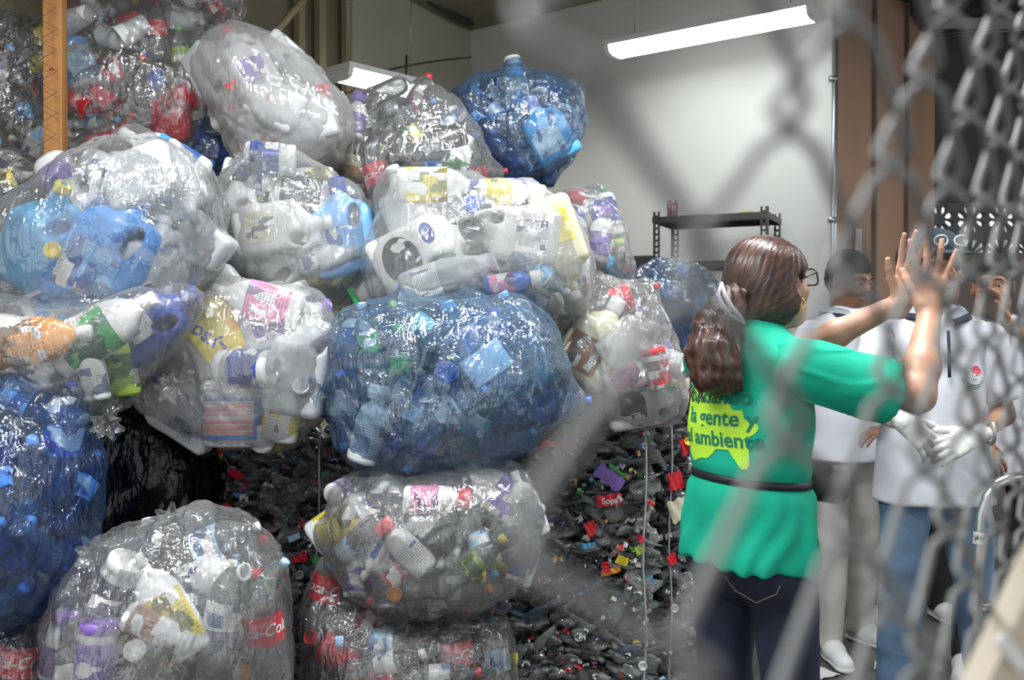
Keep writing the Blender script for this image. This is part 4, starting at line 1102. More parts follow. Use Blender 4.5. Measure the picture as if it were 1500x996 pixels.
hero(B,'flat',645,272,0,('white','yellow','navy'),'bottle with a yellow label against the top of the bag',scale=1.1); hero(B,'milkb',598,310,110,('milky',None,'white'),'milky jug at the top left',scale=1.1); hero(B,'open',845,430,-85,('white','white'),'white bottle hanging at the right corner',scale=1.1)
fill(B, whitemix, 22, seed=12, tol=.72)
NB['E'] = B = bag('E','refuse_bag',[(-10,345),(20,305),(70,272),(120,230),(182,204),(262,208),(305,238),(326,290),(322,350),(300,420),(285,450),(230,480),(150,500),(60,480),(5,420)],2.95,.30,FM_CLEAR,'large clear bag with two big blue containers at the left of the pile','the big blue-jug bag',knots=[],seed=33)
hero(B,'deter',170,368,65,('brightblue','blue','brightblue'),'big bright blue jug in the middle',scale=1.25); hero(B,'milkb',68,345,60,('skyblue',None,'yellow'),'large blue jug with a yellow cap facing out',tilt=20,scale=1.15); hero(B,'lid',78,367,90,('yellow',),'yellow cap',tilt=75,scale=1.1)
hero(B,'open',108,290,-55,('white','purple'),'white bottle with a purple label, open mouth down right',scale=1.25,tilt=15); hero(B,'flat',238,228,150,('white','brightblue','white'),'white bottle with a bright blue label, topmost',scale=1.1)
hero(B,'milkb',262,275,-60,('milky',None,None),'open milky jug with its mouth facing out',tilt=25,scale=.9); hero(B,'milkb',195,270,200,('milky',None,'white'),'milky jug across the upper bag',scale=1.05); hero(B,'milkb',288,345,140,('milky',None,'white'),'milky jug at the right edge',scale=.8); hero(B,'milkb',230,390,80,('milky',None,'white'),'milky jug right of the blue one',scale=1.0)
hero(B,'flat',30,410,100,('white','white','white'),'long white bottle standing at the left edge',scale=1.2); hero(B,'urex',92,450,40,('white','lime','white'),'white jug with a yellow and green label',scale=.85); hero(B,'cup',213,424,-35,('white',),'white cup with its dark mouth facing out',tilt=45,scale=.9)
fill(B, whitemix, 20, seed=13, tol=.72)
NB['F'] = B = bag('F','refuse_bag',[(-60,440),(10,425),(100,450),(200,440),(292,425),(280,468),(245,530),(190,565),(178,604),(112,616),(60,580),(0,560),(-60,560)],2.78,.24,FM_CLEAR,'clear bag of white cleaning bottles under the bag with blue containers','the cleaning bottle bag',knots=[(172,602,.0,.10)],seed=34)
hero(B,'deter',120,452,25,('white','blue','deepblue'),'white jug with a blue and green swoosh label',scale=.9); hero(B,'flat',155,480,32,('white','green','white'),'slim white bottle with a green label',scale=1.25); hero(B,'round',176,520,95,('lime','lime','white'),'green labelled bottle with a tall white lid',scale=1.05)
hero(B,'deter',228,468,35,('navy','white','navy'),'dark blue jug with a white label',scale=.85); hero(B,'flat',58,498,10,('orange','orange','white'),'orange bottle',scale=1.1); hero(B,'deter',10,512,170,('white','white','white'),'white jug at the picture edge',scale=.95)
hero(B,'open',95,562,125,('milky','white'),'milky bottle with its mouth up left',scale=1.15); hero(B,'open',42,547,190,('cream','cream'),'cream bottle with its mouth facing out',scale=.9,tilt=35); hero(B,'round',135,540,100,('white','white','white'),'pale bottle beside the green one',scale=.8); hero(B,'flat',88,600,120,('white','white','white'),'white bottle at the bottom corner',scale=.8)
fill(B, whitemix, 18, seed=14, tol=.70)
NB['H'] = B = bag('H','refuse_bag',[(226,540),(245,480),(280,435),(350,411),(425,413),(468,436),(490,480),(484,550),(470,620),(410,652),(330,652),(262,620),(226,585)],3.1,.28,FM_SEMI,'cloudy bag with a lemon yellow labelled jug and a white tub','the lemon-label bag',knots=[(300,552,.03,.14)],seed=35,fold=.008)
hero(B,'lemon',298,492,218,('milky','yellow','navy'),'milky jug with a yellow fruit label, cap pointing down left',scale=1.3,roll=0,tilt=10); hero(B,'tub',341,606,90,('white','brightblue','white'),'white tub with a blue edged label standing upright',scale=1.0,tilt=-5); hero(B,'deter',262,590,150,('white','white','navy'),'white jug under the yellow labelled one',scale=1.0)
hero(B,'flat',375,440,165,('white','pink','white'),'white bottle with a pink and red label near the top',scale=1.1); hero(B,'milkb',445,530,80,('milky',None,'white'),'tall milky jug at the right side',scale=1.2); hero(B,'flat',418,585,80,('milky','yellow','white'),'milky bottle with a small yellow label',scale=1.0); hero(B,'lid',441,567,90,('white',),'white cap',tilt=60,scale=1.2); hero(B,'lid',458,587,90,('deepblue',),'deep blue cap',tilt=60,scale=1.0); hero(B,'milk',420,470,20,('milky','purple','purple'),'milky jug with a purple cap')
fill(B, whitemix, 18, seed=15, tol=.70)
NB['L'] = B = bag('L','refuse_bag',[(818,470),(838,415),(880,398),(925,410),(968,450),(992,510),(1002,572),(992,622),(930,628),(860,612),(822,580)],3.45,.26,FM_CLEAR,'clear bag with white jugs and red labels resting on cardboard','the bag on cardboard',knots=[(935,455,.03,.12)],seed=36)
hero(B,'deter',872,500,60,('cream','amber','white'),'cream jug smeared with brown dirt',scale=1.0); hero(B,'cola',850,478,35,('clear','red','blue'),'red labelled bottle with a blue cap',scale=.8); hero(B,'jar',960,540,100,('clear','red','red'),'round red label on a clear jar',scale=.8); hero(B,'flat',930,550,25,('white','pink','pink'),'small white bottle with a pink label',scale=.8)
hero(B,'milk',945,590,10,('white','black','white'),'white jug with black and pink print at the bottom',scale=1.0); hero(B,'cola',862,595,200,('clear','red','red'),'red labelled bottle low at the left',scale=.75); hero(B,'deterfan',838,555,70,('white','navy','white','yellow'),'white jug with a dark oval label at the left',scale=.8); hero(B,'milkb',925,495,45,('white',None,'white'),'white ribbed jug in the middle',scale=.9); hero(B,'cola',905,440,20,('clear','red','red'),'red labelled bottle under the top of the bag',scale=.9)
fill(B, redmix+whitemix, 26, seed=16, tol=.72)
NB['K'] = B = bag('K','refuse_bag',[(466,560),(474,490),(505,447),(560,434),(680,436),(775,442),(812,470),(838,535),(824,600),(785,650),(705,688),(600,694),(520,684),(490,640)],3.12,.33,FM_BLUE,'large blue-tinted bag of water bottles in the middle of the pile','the large blue bag',knots=[(486,558,.04,.2),(652,560,.01,.1)],seed=37)
hero(B,'water',702,515,125,('lightblue','lightblue','blue'),'ribbed pale blue water jug in the middle',scale=1.05); hero(B,'lid',655,548,90,('deepblue',),'large deep blue cap',tilt=60,scale=1.6); hero(B,'pet',622,480,145,('clear','teal','lime'),'bottle with a teal and lime label'); hero(B,'round',545,620,75,('clear','white','white'),'crumpled white labelled bottle',scale=1.1)
hero(B,'pet',585,540,92,('clear','green','green'),'clear bottle with a green label, standing'); hero(B,'pet',540,505,100,('clear','green','white'),'clear bottle with dark green print'); hero(B,'petl',725,480,130,('lightblue','deepblue','white'),'water bottle with a deep blue label and white cap'); hero(B,'petl',690,625,60,('teal','teal','teal'),'teal bottle near the bottom',scale=.9)
hero(B,'petl',770,500,115,('lightblue',None,'blue'),'long pale blue bottle at the right',scale=1.0); hero(B,'petl',655,610,35,('lightblue','white','blue'),'pale blue bottle with a cloudy white label',scale=.85); hero(B,'bare',595,480,95,('clear',None,'blue'),'clear bottle with a blue cap ring'); hero(B,'petl',790,600,10,('blue','deepblue','deepblue'),'deep blue bottle at the lower right')
fill(B, [(5,'bare',('lightblue',None,'blue'),1),(3,'bare',('blue',None,'deepblue'),1),(3,'pet',('blue','lightblue','deepblue'),1),(3,'petl',('lightblue','blue','blue'),.95),(3,'petc',('blue','white','blue'),1.1),(2,'bare',('clear',None,'teal'),1)], 70, tries=4200, seed=17, tol=.76)
# --- the front rows
NB['Q'] = B = bag('Q','refuse_bag',[(-70,560),(15,552),(70,580),(112,630),(130,690),(126,770),(110,850),(70,905),(-70,930)],2.62,.28,FM_BLUED,'tall blue bag of water bottles at the left picture edge','the tall edge bag',seed=38)
hero(B,'petl',40,585,150,('lightblue','lightblue','blue'),'ribbed pale blue bottle at the top'); hero(B,'bare',50,680,60,('lightblue',None,'blue'),'pale bottle showing its blue neck ring',tilt=50); hero(B,'petl',90,650,80,('blue','deepblue','deepblue'),'deep blue bottle at the right side')
fill(B, [(5,'bare',('blue',None,'deepblue'),1),(3,'bare',('lightblue',None,'blue'),1),(3,'petl',('blue','blue','deepblue'),.95),(2,'petc',('deepblue','blue','blue'),1.1)], 50, tries=3500, seed=18)
NB['R'] = B = bag('R','refuse_bag',[(110,610),(160,570),(240,560),(300,600),(318,700),(300,790),(200,830),(130,820),(100,720)],3.35,.25,FM_BLACK,'black bag in the dark gap under the white bottles','the black bag',seed=39)
hero(B,'water',190,705,10,('lightblue','skyblue','blue'),'pale blue jug showing faintly through the film',scale=.8)
fill(B, [(1,'bare',('grey',None,'black'),1),(1,'pet',('black','navy','black'),1)], 14, seed=19)
NB['S'] = B = bag('S','refuse_bag',[(-70,900),(0,880),(60,884),(92,925),(100,1010),(95,1120),(-70,1120)],2.66,.22,FM_THIN,'dark clear bag of cola bottles in the lower left corner','the dark corner bag',seed=40,sub=5)
hero(B,'cola',28,972,85,('brown','red','red'),'brown bottle with a red label and pale script',scale=1.0)
fill(B, [(2,'cola',('brown','red','red'),.9),(3,'bare',('brown',None,'black'),1),(1,'bare',('grey',None,'red'),1)], 16, seed=20)
NB['N'] = B = bag('N','refuse_bag',[(476,785),(486,715),(530,690),(620,682),(700,672),(762,682),(795,735),(796,800),(755,862),(690,888),(600,898),(520,872),(486,838)],3.02,.30,FM_CLEAR,'clear bag of mixed bottles with a red-capped white one, under the large blue bag','the bag under the blue one',knots=[(596,888,.02,.16)],seed=41)
hero(B,'round',590,800,135,('white','white','red'),'white bottle with a red cap lying across',scale=.9,roll=0); hero(B,'flat',515,755,35,('clear','yellow','yellow'),'clear bottle with a yellow label',scale=1.1); hero(B,'flat',730,722,140,('white','purple','white'),'carton-like white bottle with purple print',scale=1.1)
hero(B,'round',642,732,0,('clear','pink','red'),'bottle with a red and blue label',scale=.9); hero(B,'round',558,705,80,('white','navy','white'),'bottle with white and navy print at the top',scale=.9); hero(B,'flat',770,738,110,('white','grey','white'),'white labelled bottle at the right edge',scale=.8); hero(B,'pet',690,830,40,('clear','lime','yellow'),'clear bottle with a lime label'); hero(B,'petl',610,760,-40,('clear','white','white'),'large clear bottle in the middle',scale=.95)
hero(B,'pet',655,862,0,('clear','white','orange'),'clear bar-coded bottle with an orange cap'); hero(B,'lid',578,872,90,('orange',),'orange cap at the bottom',tilt=70)
fill(B, clearmix, 46, tries=3500, seed=21)
NB['O'] = B = bag('O','refuse_bag',[(444,905),(456,858),(495,850),(600,888),(700,888),(744,912),(752,1000),(742,1110),(600,1130),(452,1120)],3.0,.26,FM_THIN,'clear bag of red labelled bottles standing on the floor, bottom centre','the bottom centre bag',seed=42,sub=5)
hero(B,'cola',478,865,75,('clear','red','red'),'pale red labelled bottle at the upper left',scale=1.0); hero(B,'cola',668,962,95,('clear','red','red'),'red labelled bottle with white script',scale=1.0); hero(B,'pet',560,975,15,('clear','white','white'),'bottle with a blank white label'); hero(B,'petc',530,905,10,('clear','red','red'),'crushed red labelled bottle'); hero(B,'lid',455,936,90,('red',),'red cap at the left edge',tilt=60); hero(B,'pet',640,992,5,('clear','white','red'),'white labelled bottle low down')
fill(B, clearmix+redmix, 40, tries=3000, seed=22)
NB['Pp'] = B = bag('P','refuse_bag',[(84,880),(100,815),(150,785),(230,760),(280,742),(335,750),(392,805),(416,870),(418,960),(414,1110),(250,1150),(92,1130),(82,980)],2.72,.32,FM_CLEAR,'large clear bag of mixed bottles in the lower left front','the front left bag',knots=[(185,790,.02,.16),(282,752,.0,.08)],seed=43)
hero(B,'jar',168,858,60,('white','black','white'),'jar with a black and white label',scale=.95,tilt=10); hero(B,'flat',238,885,120,('clear','yellow','white'),'clear bottle with a yellow printed label',scale=1.15); hero(B,'cola',386,925,98,('clear','red','red'),'upside clear bottle with a red label and white script',scale=1.0,tilt=5)
hero(B,'jar',140,955,85,('white','purple','purple'),'jar with a purple and pink bar code label',scale=.9); hero(B,'petl',300,800,20,('clear','lightblue','white'),'clear bottle with a pale blue label on top',scale=.95); hero(B,'open',315,845,15,('clear','white'),'clear bottle with a white neck ring',tilt=30); hero(B,'pet',380,868,50,('clear','lightblue','lightblue'),'small bottle with a pale blue and white label',scale=.9)
hero(B,'petl',325,905,80,('clear','white','white'),'clear bottle with a white and blue label',scale=.9); hero(B,'round',232,925,-25,('clear','amber','white'),'bottle with letters in orange and blue',scale=.85); hero(B,'pet',355,985,5,('clear','orange','orange'),'bottle with an orange label'); hero(B,'pet',105,885,160,('clear','grey','amber'),'bottle with a grey printed label at the left'); hero(B,'lid',197,955,90,('white',),'white ring lid',tilt=60,scale=1.3)
fill(B, clearmix+[(3,'petl',('clear','white','lightblue'),.95),(3,'bare',('clear',None,'lightblue'),1.1)], 60, tries=4200, seed=23)
# dirt on the cream jug
# ------------------------------------------------------------------ pressed bales of bottles
def attr_pet(name, opaque=False):
    m, t, out = nt(name); L = t.links.new
    at = N(t, 'Attribute'); at.attribute_name = 'tint'
    if opaque:
        b = N(t, 'BsdfPrincipled', Roughness=.28); L(at.outputs['Color'], b.inputs['Base Color'])
        tc = N(t, 'TexCoord'); nz = N(t, 'TexNoise', Scale=60.0, Detail=2.0); L(tc.outputs['Object'], nz.inputs['Vector'])
        rp = N(t, 'ValToRGB'); rp.color_ramp.interpolation = 'CONSTANT'; rp.color_ramp.elements[1].position = .58
        mx = N(t, 'Mix', data_type='RGBA'); L(rp.outputs[0], mx.inputs[0]); L(nz.outputs[0], rp.inputs[0]); L(at.outputs['Color'], mx.inputs[6]); mx.inputs[7].default_value = (.75,.75,.72,1)
        L(mx.outputs[2], b.inputs['Base Color']); L(b.outputs[0], out.inputs[0]); return m
    tr = N(t, 'BsdfTransparent'); tr.inputs[0].default_value = (.85,.87,.88,1)
    df = N(t, 'BsdfPrincipled', Roughness=.15); L(at.outputs['Color'], df.inputs['Base Color'])
    lw = N(t, 'LayerWeight', Blend=.4)
    fa = N(t, 'Math', operation='MULTIPLY_ADD', use_clamp=True); L(lw.outputs['Facing'], fa.inputs[0]); fa.inputs[1].default_value = .5; fa.inputs[2].default_value = .16
    m1 = N(t, 'MixShader'); L(fa.outputs[0], m1.inputs[0]); L(tr.outputs[0], m1.inputs[1]); L(df.outputs[0], m1.inputs[2])
    tc = N(t, 'TexCoord'); nz = N(t, 'TexNoise', Scale=45.0, Detail=3.0, Distortion=.6); L(tc.outputs['Object'], nz.inputs['Vector'])
    bp = N(t, 'Bump', Strength=1.0, Distance=.012); L(nz.outputs[0], bp.inputs['Height'])
    gl = N(t, 'BsdfGlossy', Roughness=.1); L(bp.outputs[0], gl.inputs['Normal'])
    fr = N(t, 'Fresnel', IOR=1.9); L(bp.outputs[0], fr.inputs['Normal'])
    m2 = N(t, 'MixShader'); L(fr.outputs[0], m2.inputs[0]); L(m1.outputs[0], m2.inputs[1]); L(gl.outputs[0], m2.inputs[2]); L(m2.outputs[0], out.inputs[0]); return m
M_PRESS = attr_pet('pressed_clear_plastic'); M_SCRAP = attr_pet('pressed_label_scraps', True)
M_CORE = principled('painted_shade_core', (.02,.02,.022), .5, nscale=30, namt=.6, bump=.6, bscale=25)  # near-black colour stands in for shade deep between the bottles
M_STRAP = principled('strapping_band', (.55,.55,.52), .3, metal=.3)
M_BALECAP = principled('bale_cap', (.5,.05,.05), .4, objcolor=True)
crush_src = []
for q in range(7):
    me = mlathe([(.0,.0),(.028,.003),(.036,.02),(.032,.05),(.037,.08),(.031,.11),(.036,.14),(.03,.165),(.015,.195),(.013,.2),(.013,.215),(.0,.215)], seg=12)
    V = np.array([v.co for v in me.vertices]); V[:,2] -= .1
    V[:,0] *= 1.25; V[:,1] *= .5
    for a in range(3): V[:,a] += (.012 if a != 1 else .009)*noise(V, 17, 50+q*9+a)+.007*noise(V, 38, 90+q*9+a)
    if q > 3: V[:,2] *= .55
    crush_src.append((V, [tuple(p.vertices) for p in me.polygons])); bpy.data.meshes.remove(me)
def flap(rg):
    """torn, creased label scrap"""
    w, h = rg.uniform(.02,.05), rg.uniform(.015,.03); n = 5
    V = [((i/n-.5)*w, .009*math.sin(i*1.9+w*90)+.006*math.sin(j*2.1+h*300), (j/2-.5)*h*(.5+.5*abs(math.sin(i*1.1+w*200)))+.007*math.sin(i*1.3+h*200)) for i in range(n+1) for j in range(3)]
    Fc = [(i*3+j, (i+1)*3+j, (i+1)*3+j+1, i*3+j+1) for i in range(n) for j in range(2)]
    return np.array(V), Fc
def bale(x0, x1, y0, y1, z1, n, ns, label, seed, straps=(.25,.75), heroes=()):
    rg = random.Random(seed)
    r = empty('pressed_bale', ((x0+x1)/2, (y0+y1)/2, 0), label, 'bale', 'pressed bales of bottles')
    O = np.array([(x0+x1)/2, (y0+y1)/2, 0])
    mb = MB(); mb.box(((x0+x1)/2-O[0], (y0+y1)/2-O[1]+.03, (z1-.05)/2), (x1-x0-.08, y1-y0-.06, z1-.05))  # added box inside the bale, painted dark as its shaded depth
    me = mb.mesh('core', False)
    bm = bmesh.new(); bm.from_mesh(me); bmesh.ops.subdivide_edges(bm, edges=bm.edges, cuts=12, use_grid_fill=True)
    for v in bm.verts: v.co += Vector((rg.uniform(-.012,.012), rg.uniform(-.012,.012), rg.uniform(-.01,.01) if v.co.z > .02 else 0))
    bm.to_mesh(me); bm.free(); link('shade_core_box', me, M_CORE, r)
    def spot():
        u_ = rg.random()
        if u_ < .66: return np.array([rg.uniform(x0, x1), y0+rg.uniform(-.02,.05), rg.uniform(.04, z1-.01)]), 'f'
        if u_ < .80: return np.array([rg.uniform(x0, x1), rg.uniform(y0, y0+.3), z1-rg.uniform(-.0,.04)]), 't'
        if u_ < .90: return np.array([x1-rg.uniform(0,.04), rg.uniform(y0, y1), rg.uniform(.04, z1)]), 's'
        return np.array([x0+rg.uniform(0,.04), rg.uniform(y0, y1), rg.uniform(.04, z1)]), 's'
    VV = []; FF = []; CC = []; b = 0
    for i in range(n):
        V, Fc = crush_src[rg.randrange(7)]
        c, s_ = spot()
        a = rg.gauss(0, .38); bb = rg.uniform(-1.2, 1.2)
        # bottle axis lies level; the flat side faces up and down
        R = np.array(Matrix.Rotation(bb, 3, 'Z') @ Matrix.Rotation(a, 3, 'Y') @ Matrix.Rotation(math.pi/2, 3, 'Y') @ Matrix.Rotation(math.pi/2+rg.gauss(0,.7), 3, 'Z'))
        s = rg.uniform(.38, .82)
        X = (V*s)@R.T+c
        X[:,1] = np.maximum(X[:,1], y0-.05); X[:,2] = np.clip(X[:,2], .005, z1+.03); X[:,0] = np.clip(X[:,0], x0-.04, x1+.04)
        VV.append(X-O); FF += [tuple(k+b for k in f) for f in Fc]; b += len(X)
        col = rg.choices([(.75,.77,.78),(.42,.44,.45),(.12,.25,.15),(.2,.4,.7),(.75,.75,.73),(.1,.08,.06)], [9,6,.5,.6,2.5,1.5])[0]
        CC += [(*col, 1)]*len(X)
    me = mesh_np('pressed_bottles', np.concatenate(VV), FF)
    ca = me.color_attributes.new('tint', 'FLOAT_COLOR', 'POINT'); ca.data.foreach_set('color', np.array(CC, np.float32).ravel())
    o = link('pressed_bottles', me, M_PRESS, r); o['kind'] = 'stuff'
    VV = []; FF = []; CC = []; b = 0
    pal = [((.72,.03,.05),4),((.85,.85,.83),6),((.05,.2,.65),1.8),((.2,.55,.85),1.2),((.85,.7,.05),.7),((.85,.35,.04),.9),((.1,.45,.12),1),((.5,.1,.3),.6),((.3,.2,.6),.25),((.03,.03,.03),2)]
    for i in range(ns):
        V, Fc = flap(rg); c, s_ = spot(); c = c+np.array([0, -.045 if s_ == 'f' else 0, .02 if s_ == 't' else 0])
        R = np.array(Matrix.Rotation(rg.gauss(0,.6), 3, 'Z') @ Matrix.Rotation(rg.gauss(0,.5), 3, 'X') @ Matrix.Rotation(rg.gauss(0,.5), 3, 'Y'))
        X = V@R.T*rg.uniform(.45,1.0)+c; VV.append(X-O); FF += [tuple(k+b for k in f) for f in Fc]; b += len(X)
        CC += [(*rg.choices([p[0] for p in pal], [p[1] for p in pal])[0], 1)]*len(X)
    me = mesh_np('label_scraps', np.concatenate(VV), FF)
    ca = me.color_attributes.new('tint', 'FLOAT_COLOR', 'POINT'); ca.data.foreach_set('color', np.array(CC, np.float32).ravel())
    o = link('label_scraps', me, M_SCRAP, r); o['kind'] = 'stuff'
    # loose ends of bottles: caps that show as round dots
    for i in range(24):
        c, s_ = spot(); c = c-O+np.array([0, -.05 if s_ == 'f' else 0, 0])
        o = bpy.data.objects.new('bottle_cap', PROTO['lid']['parts'][0][1]); COL.objects.link(o); o.parent = r
        o.location = c; o.rotation_euler = (math.pi/2+rg.gauss(0,.5), rg.gauss(0,.5), 0); o.scale = (.7,.7,.8)
        o.color = (*CW[rg.choice(['white','red','blue','green','yellow','white','lightblue','black'])], 1)
    for s in straps:
        x = x0+(x1-x0)*s-O[0]; yf = y0-O[1]-.055
        pts = [(x, y1-O[1], z1+.02),(x, yf+.12, z1+.032),(x+.002, yf+.03, z1+.01),(x+.004, yf, z1-.06)]+[(x+.006*math.sin(q*1.3), yf-.004*(q % 2), z1-.06-(z1-.08)*q/9) for q in range(1, 10)]
        link('strap', MB().tube(pts, .0035, 6).mesh('s'), M_STRAP, r)
    return r, O
def scrap_part(r, O, name, px, py, d, w, h, col, ang, label, text=None, tcol='white', tsize=.03, tang=None):
    n = 10; rg = random.Random(int(px*7+py))
    c = P(px, py, d)-Vector(O)
    a = math.radians(ang); V = []
    for i in range(n+1):
        for j in range(5):
            x, z = (i/n-.5)*w, (j/4-.5)*h*(1+.15*math.sin(i*1.7))
            V.append((c.x+x*math.cos(a)-z*math.sin(a), c.y+.006*math.sin(i*1.6+j)-.01*math.cos(i/n*3.1), c.z+x*math.sin(a)+z*math.cos(a)))
    Fc = [(i*5+j, (i+1)*5+j, (i+1)*5+j+1, i*5+j+1) for i in range(n) for j in range(4)]
    o = link(name, mesh_np(name, V, Fc), M_PLAIN, r); o.color = (*CW[col], 1); o['label'] = label
    if text:
        TV, TF = text_flat(text, tsize, bold=.0008); ta = math.radians(ang if tang is None else tang)
        V = [(c.x+v[0]*math.cos(ta)-v[1]*math.sin(ta), c.y-.017, c.z+v[0]*math.sin(ta)+v[1]*math.cos(ta)) for v in TV]
        t = link('lettering', mesh_np('lettering', V, TF, False), M_PLAIN, o); t.color = (*CW[tcol], 1)
    return o
b1, O1 = bale(P(300,0,3.5).x, P(482,0,3.5).x+.06, 3.50, 4.15, 1.00, 1000, 380, 'pressed bale of dark clear bottles under the bag with the yellow labelled jug', 61, straps=(.82,))
b2, O2 = bale(P(610,0,3.48).x, P(952,0,3.48).x, 3.48, 4.15, 1.045, 1500, 560, 'wide pressed bale of bottles under the bag resting on cardboard', 62, straps=(.18,.97))
b3, O3 = bale(P(966,0,3.68).x, P(1075,0,3.68).x, 3.68, 4.3, 1.08, 650, 160, 'narrow pressed bale of bottles just behind the woman in green', 63, straps=(.12,.62))
scrap_part(b2, O2, 'can_label', 845, 632, 3.44, .115, .075, 'black', 0, 'dark label with OLIVE OIL written downwards', 'OLIVE OIL', 'cream', .016, -90)
scrap_part(b2, O2, 'can_picture', 833, 632, 3.435, .035, .05, 'lime', 10, 'olive green picture on the dark label')
scrap_part(b2, O2, 'crushed_label', 820, 652, 3.43, .12, .02, 'red', -10, 'red and white edge under the dark label')
scrap_part(b2, O2, 'crushed_label', 893, 700, 3.43, .11, .05, 'purple', -38, 'pale purple flattened label'); scrap_part(b2, O2, 'crushed_label', 905, 690, 3.425, .07, .012, 'green', -38, 'thin green strip')
scrap_part(b2, O2, 'crushed_label', 893, 733, 3.43, .09, .04, 'red', 5, 'red label scrap with white letters', 'Sopa', 'white', .03)
scrap_part(b2, O2, 'crushed_label', 866, 775, 3.43, .04, .05, 'red', 20, 'red square scrap'); scrap_part(b2, O2, 'crushed_label', 895, 838, 3.43, .07, .02, 'orange', 10, 'orange scrap'); scrap_part(b2, O2, 'crushed_label', 912, 822, 3.43, .045, .03, 'yellow', -25, 'orange yellow folded scrap')
scrap_part(b2, O2, 'crushed_label', 938, 806, 3.43, .035, .03, 'lime', 20, 'yellow green scrap'); scrap_part(b2, O2, 'crushed_label', 862, 800, 3.43, .05, .02, 'skyblue', 0, 'pale blue scrap')
scrap_part(b3, O3, 'crushed_label', 1003, 655, 3.62, .03, .06, 'red', 15, 'red curled label'); scrap_part(b3, O3, 'crushed_label', 990, 705, 3.62, .055, .065, 'red', 10, 'dull red crumpled label'); scrap_part(b3, O3, 'crushed_label', 1000, 745, 3.62, .1, .08, 'cream', 20, 'pale flattened bottle'); scrap_part(b3, O3, 'crushed_label', 985, 820, 3.62, .035, .04, 'red', 20, 'small red scrap')
scrap_part(b1, O1, 'crushed_label', 325, 658, 3.45, .07, .035, 'deepblue', -10, 'blue label with a red roundel'); scrap_part(b1, O1, 'crushed_label', 322, 659, 3.44, .022, .025, 'red', 10, 'red roundel'); scrap_part(b1, O1, 'crushed_label', 312, 665, 3.44, .06, .02, 'yellow', -25, 'yellow strip')
scrap_part(b1, O1, 'crushed_label', 345, 695, 3.44, .05, .03, 'red', -40, 'red label corner'); scrap_part(b1, O1, 'crushed_label', 350, 755, 3.44, .14, .028, 'red', -32, 'long red label', 'ola', 'white', .02); scrap_part(b1, O1, 'crushed_label', 430, 788, 3.44, .04, .02, 'lightblue', 20, 'blue and white scrap'); scrap_part(b1, O1, 'crushed_label', 438, 819, 3.44, .05, .022, 'red', 5, 'bright red scrap')

# cardboard sheets between the bales and the bags
M_CARD = principled('cardboard', (.42,.28,.17), .8, nscale=12, namt=.15); M_CARDP = principled('pale_cardboard', (.62,.50,.34), .8, nscale=12, namt=.1)
def sheet(pts, th, name, mat, label, cat='cardboard'):
    top = [Vector(p) for p in pts]; c = sum(top, Vector())/len(top)
    r = None
    mb = MB(); V = [p-c for p in top]+[p-c-Vector((0,0,th)) for p in top]; n = len(top)
    mb.add(V, [tuple(range(n)), tuple(range(n, 2*n))[::-1]]+[(i, i+n, (i+1) % n+n, (i+1) % n) for i in range(n)])
    me = mb.mesh(name, False); bm = bmesh.new(); bm.from_mesh(me); bmesh.ops.recalc_face_normals(bm, faces=bm.faces); bm.to_mesh(me); bm.free()
    o = link(name, me, mat); o.location = c; tag(o, label, cat); return o
sheet([(.05,3.36,1.085),(.48,3.40,1.07),(.52,3.95,1.10),(.08,3.95,1.11)], .006, 'cardboard_sheet', M_CARD, 'brown cardboard sheet on top of the wide bale')
sheet([(.50,3.60,1.115),(.90,3.62,1.12),(.90,4.2,1.135),(.50,4.2,1.13)], .006, 'cardboard_sheet', M_CARDP, 'pale cardboard sheet on top of the narrow bale')
o = link('cardboard_roll', MB().tube([(.42,3.75,1.165),(.75,3.68,1.165),(.98,3.66,1.165)], .034, 18).mesh('roll'), M_CARDP); tag(o, 'pale cardboard tube lying on the sheet behind the woman', 'cardboard tube')

# ------------------------------------------------------------------ wooden post with dark wire mesh
M_WOOD = principled('orange_pine_post', (.46,.20,.055), .6, nscale=7, namt=.4, stretch=(4,4,.35), bump=.1)
M_DWIRE = principled('rusty_dark_wire', (.035,.03,.028), .6)
xa, xb = P(65,0,3.36).x, P(92.5,0,3.36).x
pr = empty('wooden_post', ((xa+xb)/2, 3.38, 0), 'upright orange pine post at the left between the bags', 'post')
o = link('post_timber', bevel(MB().box((0,0,1.75), (xb-xa,.045,3.5)).mesh('p', False), .003), M_WOOD, pr)
for z in (1.55, 1.9, 2.25, 2.6): link('fence_staple', MB().tube([(-.006,-.023,z),(-.006,-.029,z+.004),(.006,-.029,z+.004),(.006,-.023,z)], .0014, 6).mesh('s'), M_DWIRE, pr)
mr = empty('wire_mesh_panel', (xa, 3.33, 0), 'thin dark diamond wire mesh stapled across the wooden post', 'wire mesh')
mb = MB(); dw = .062; dh = .070
x = xb-.002
k = 0
while x > -2.1:
    pts = []
    for m_ in range(0, 50):
        for q in (0, 1):
            xx = x if (q+k) % 2 == 0 else x-dw
            pts.append((xx+.002*math.sin(m_*3+k)-xa, .003*math.sin(m_*2.1+k*5), .0+ (m_+q*.5)*dh))
    mb.tube(pts, .0017, 5); x -= dw; k += 1
link('mesh_wire', mb.mesh('wire'), M_DWIRE, mr)

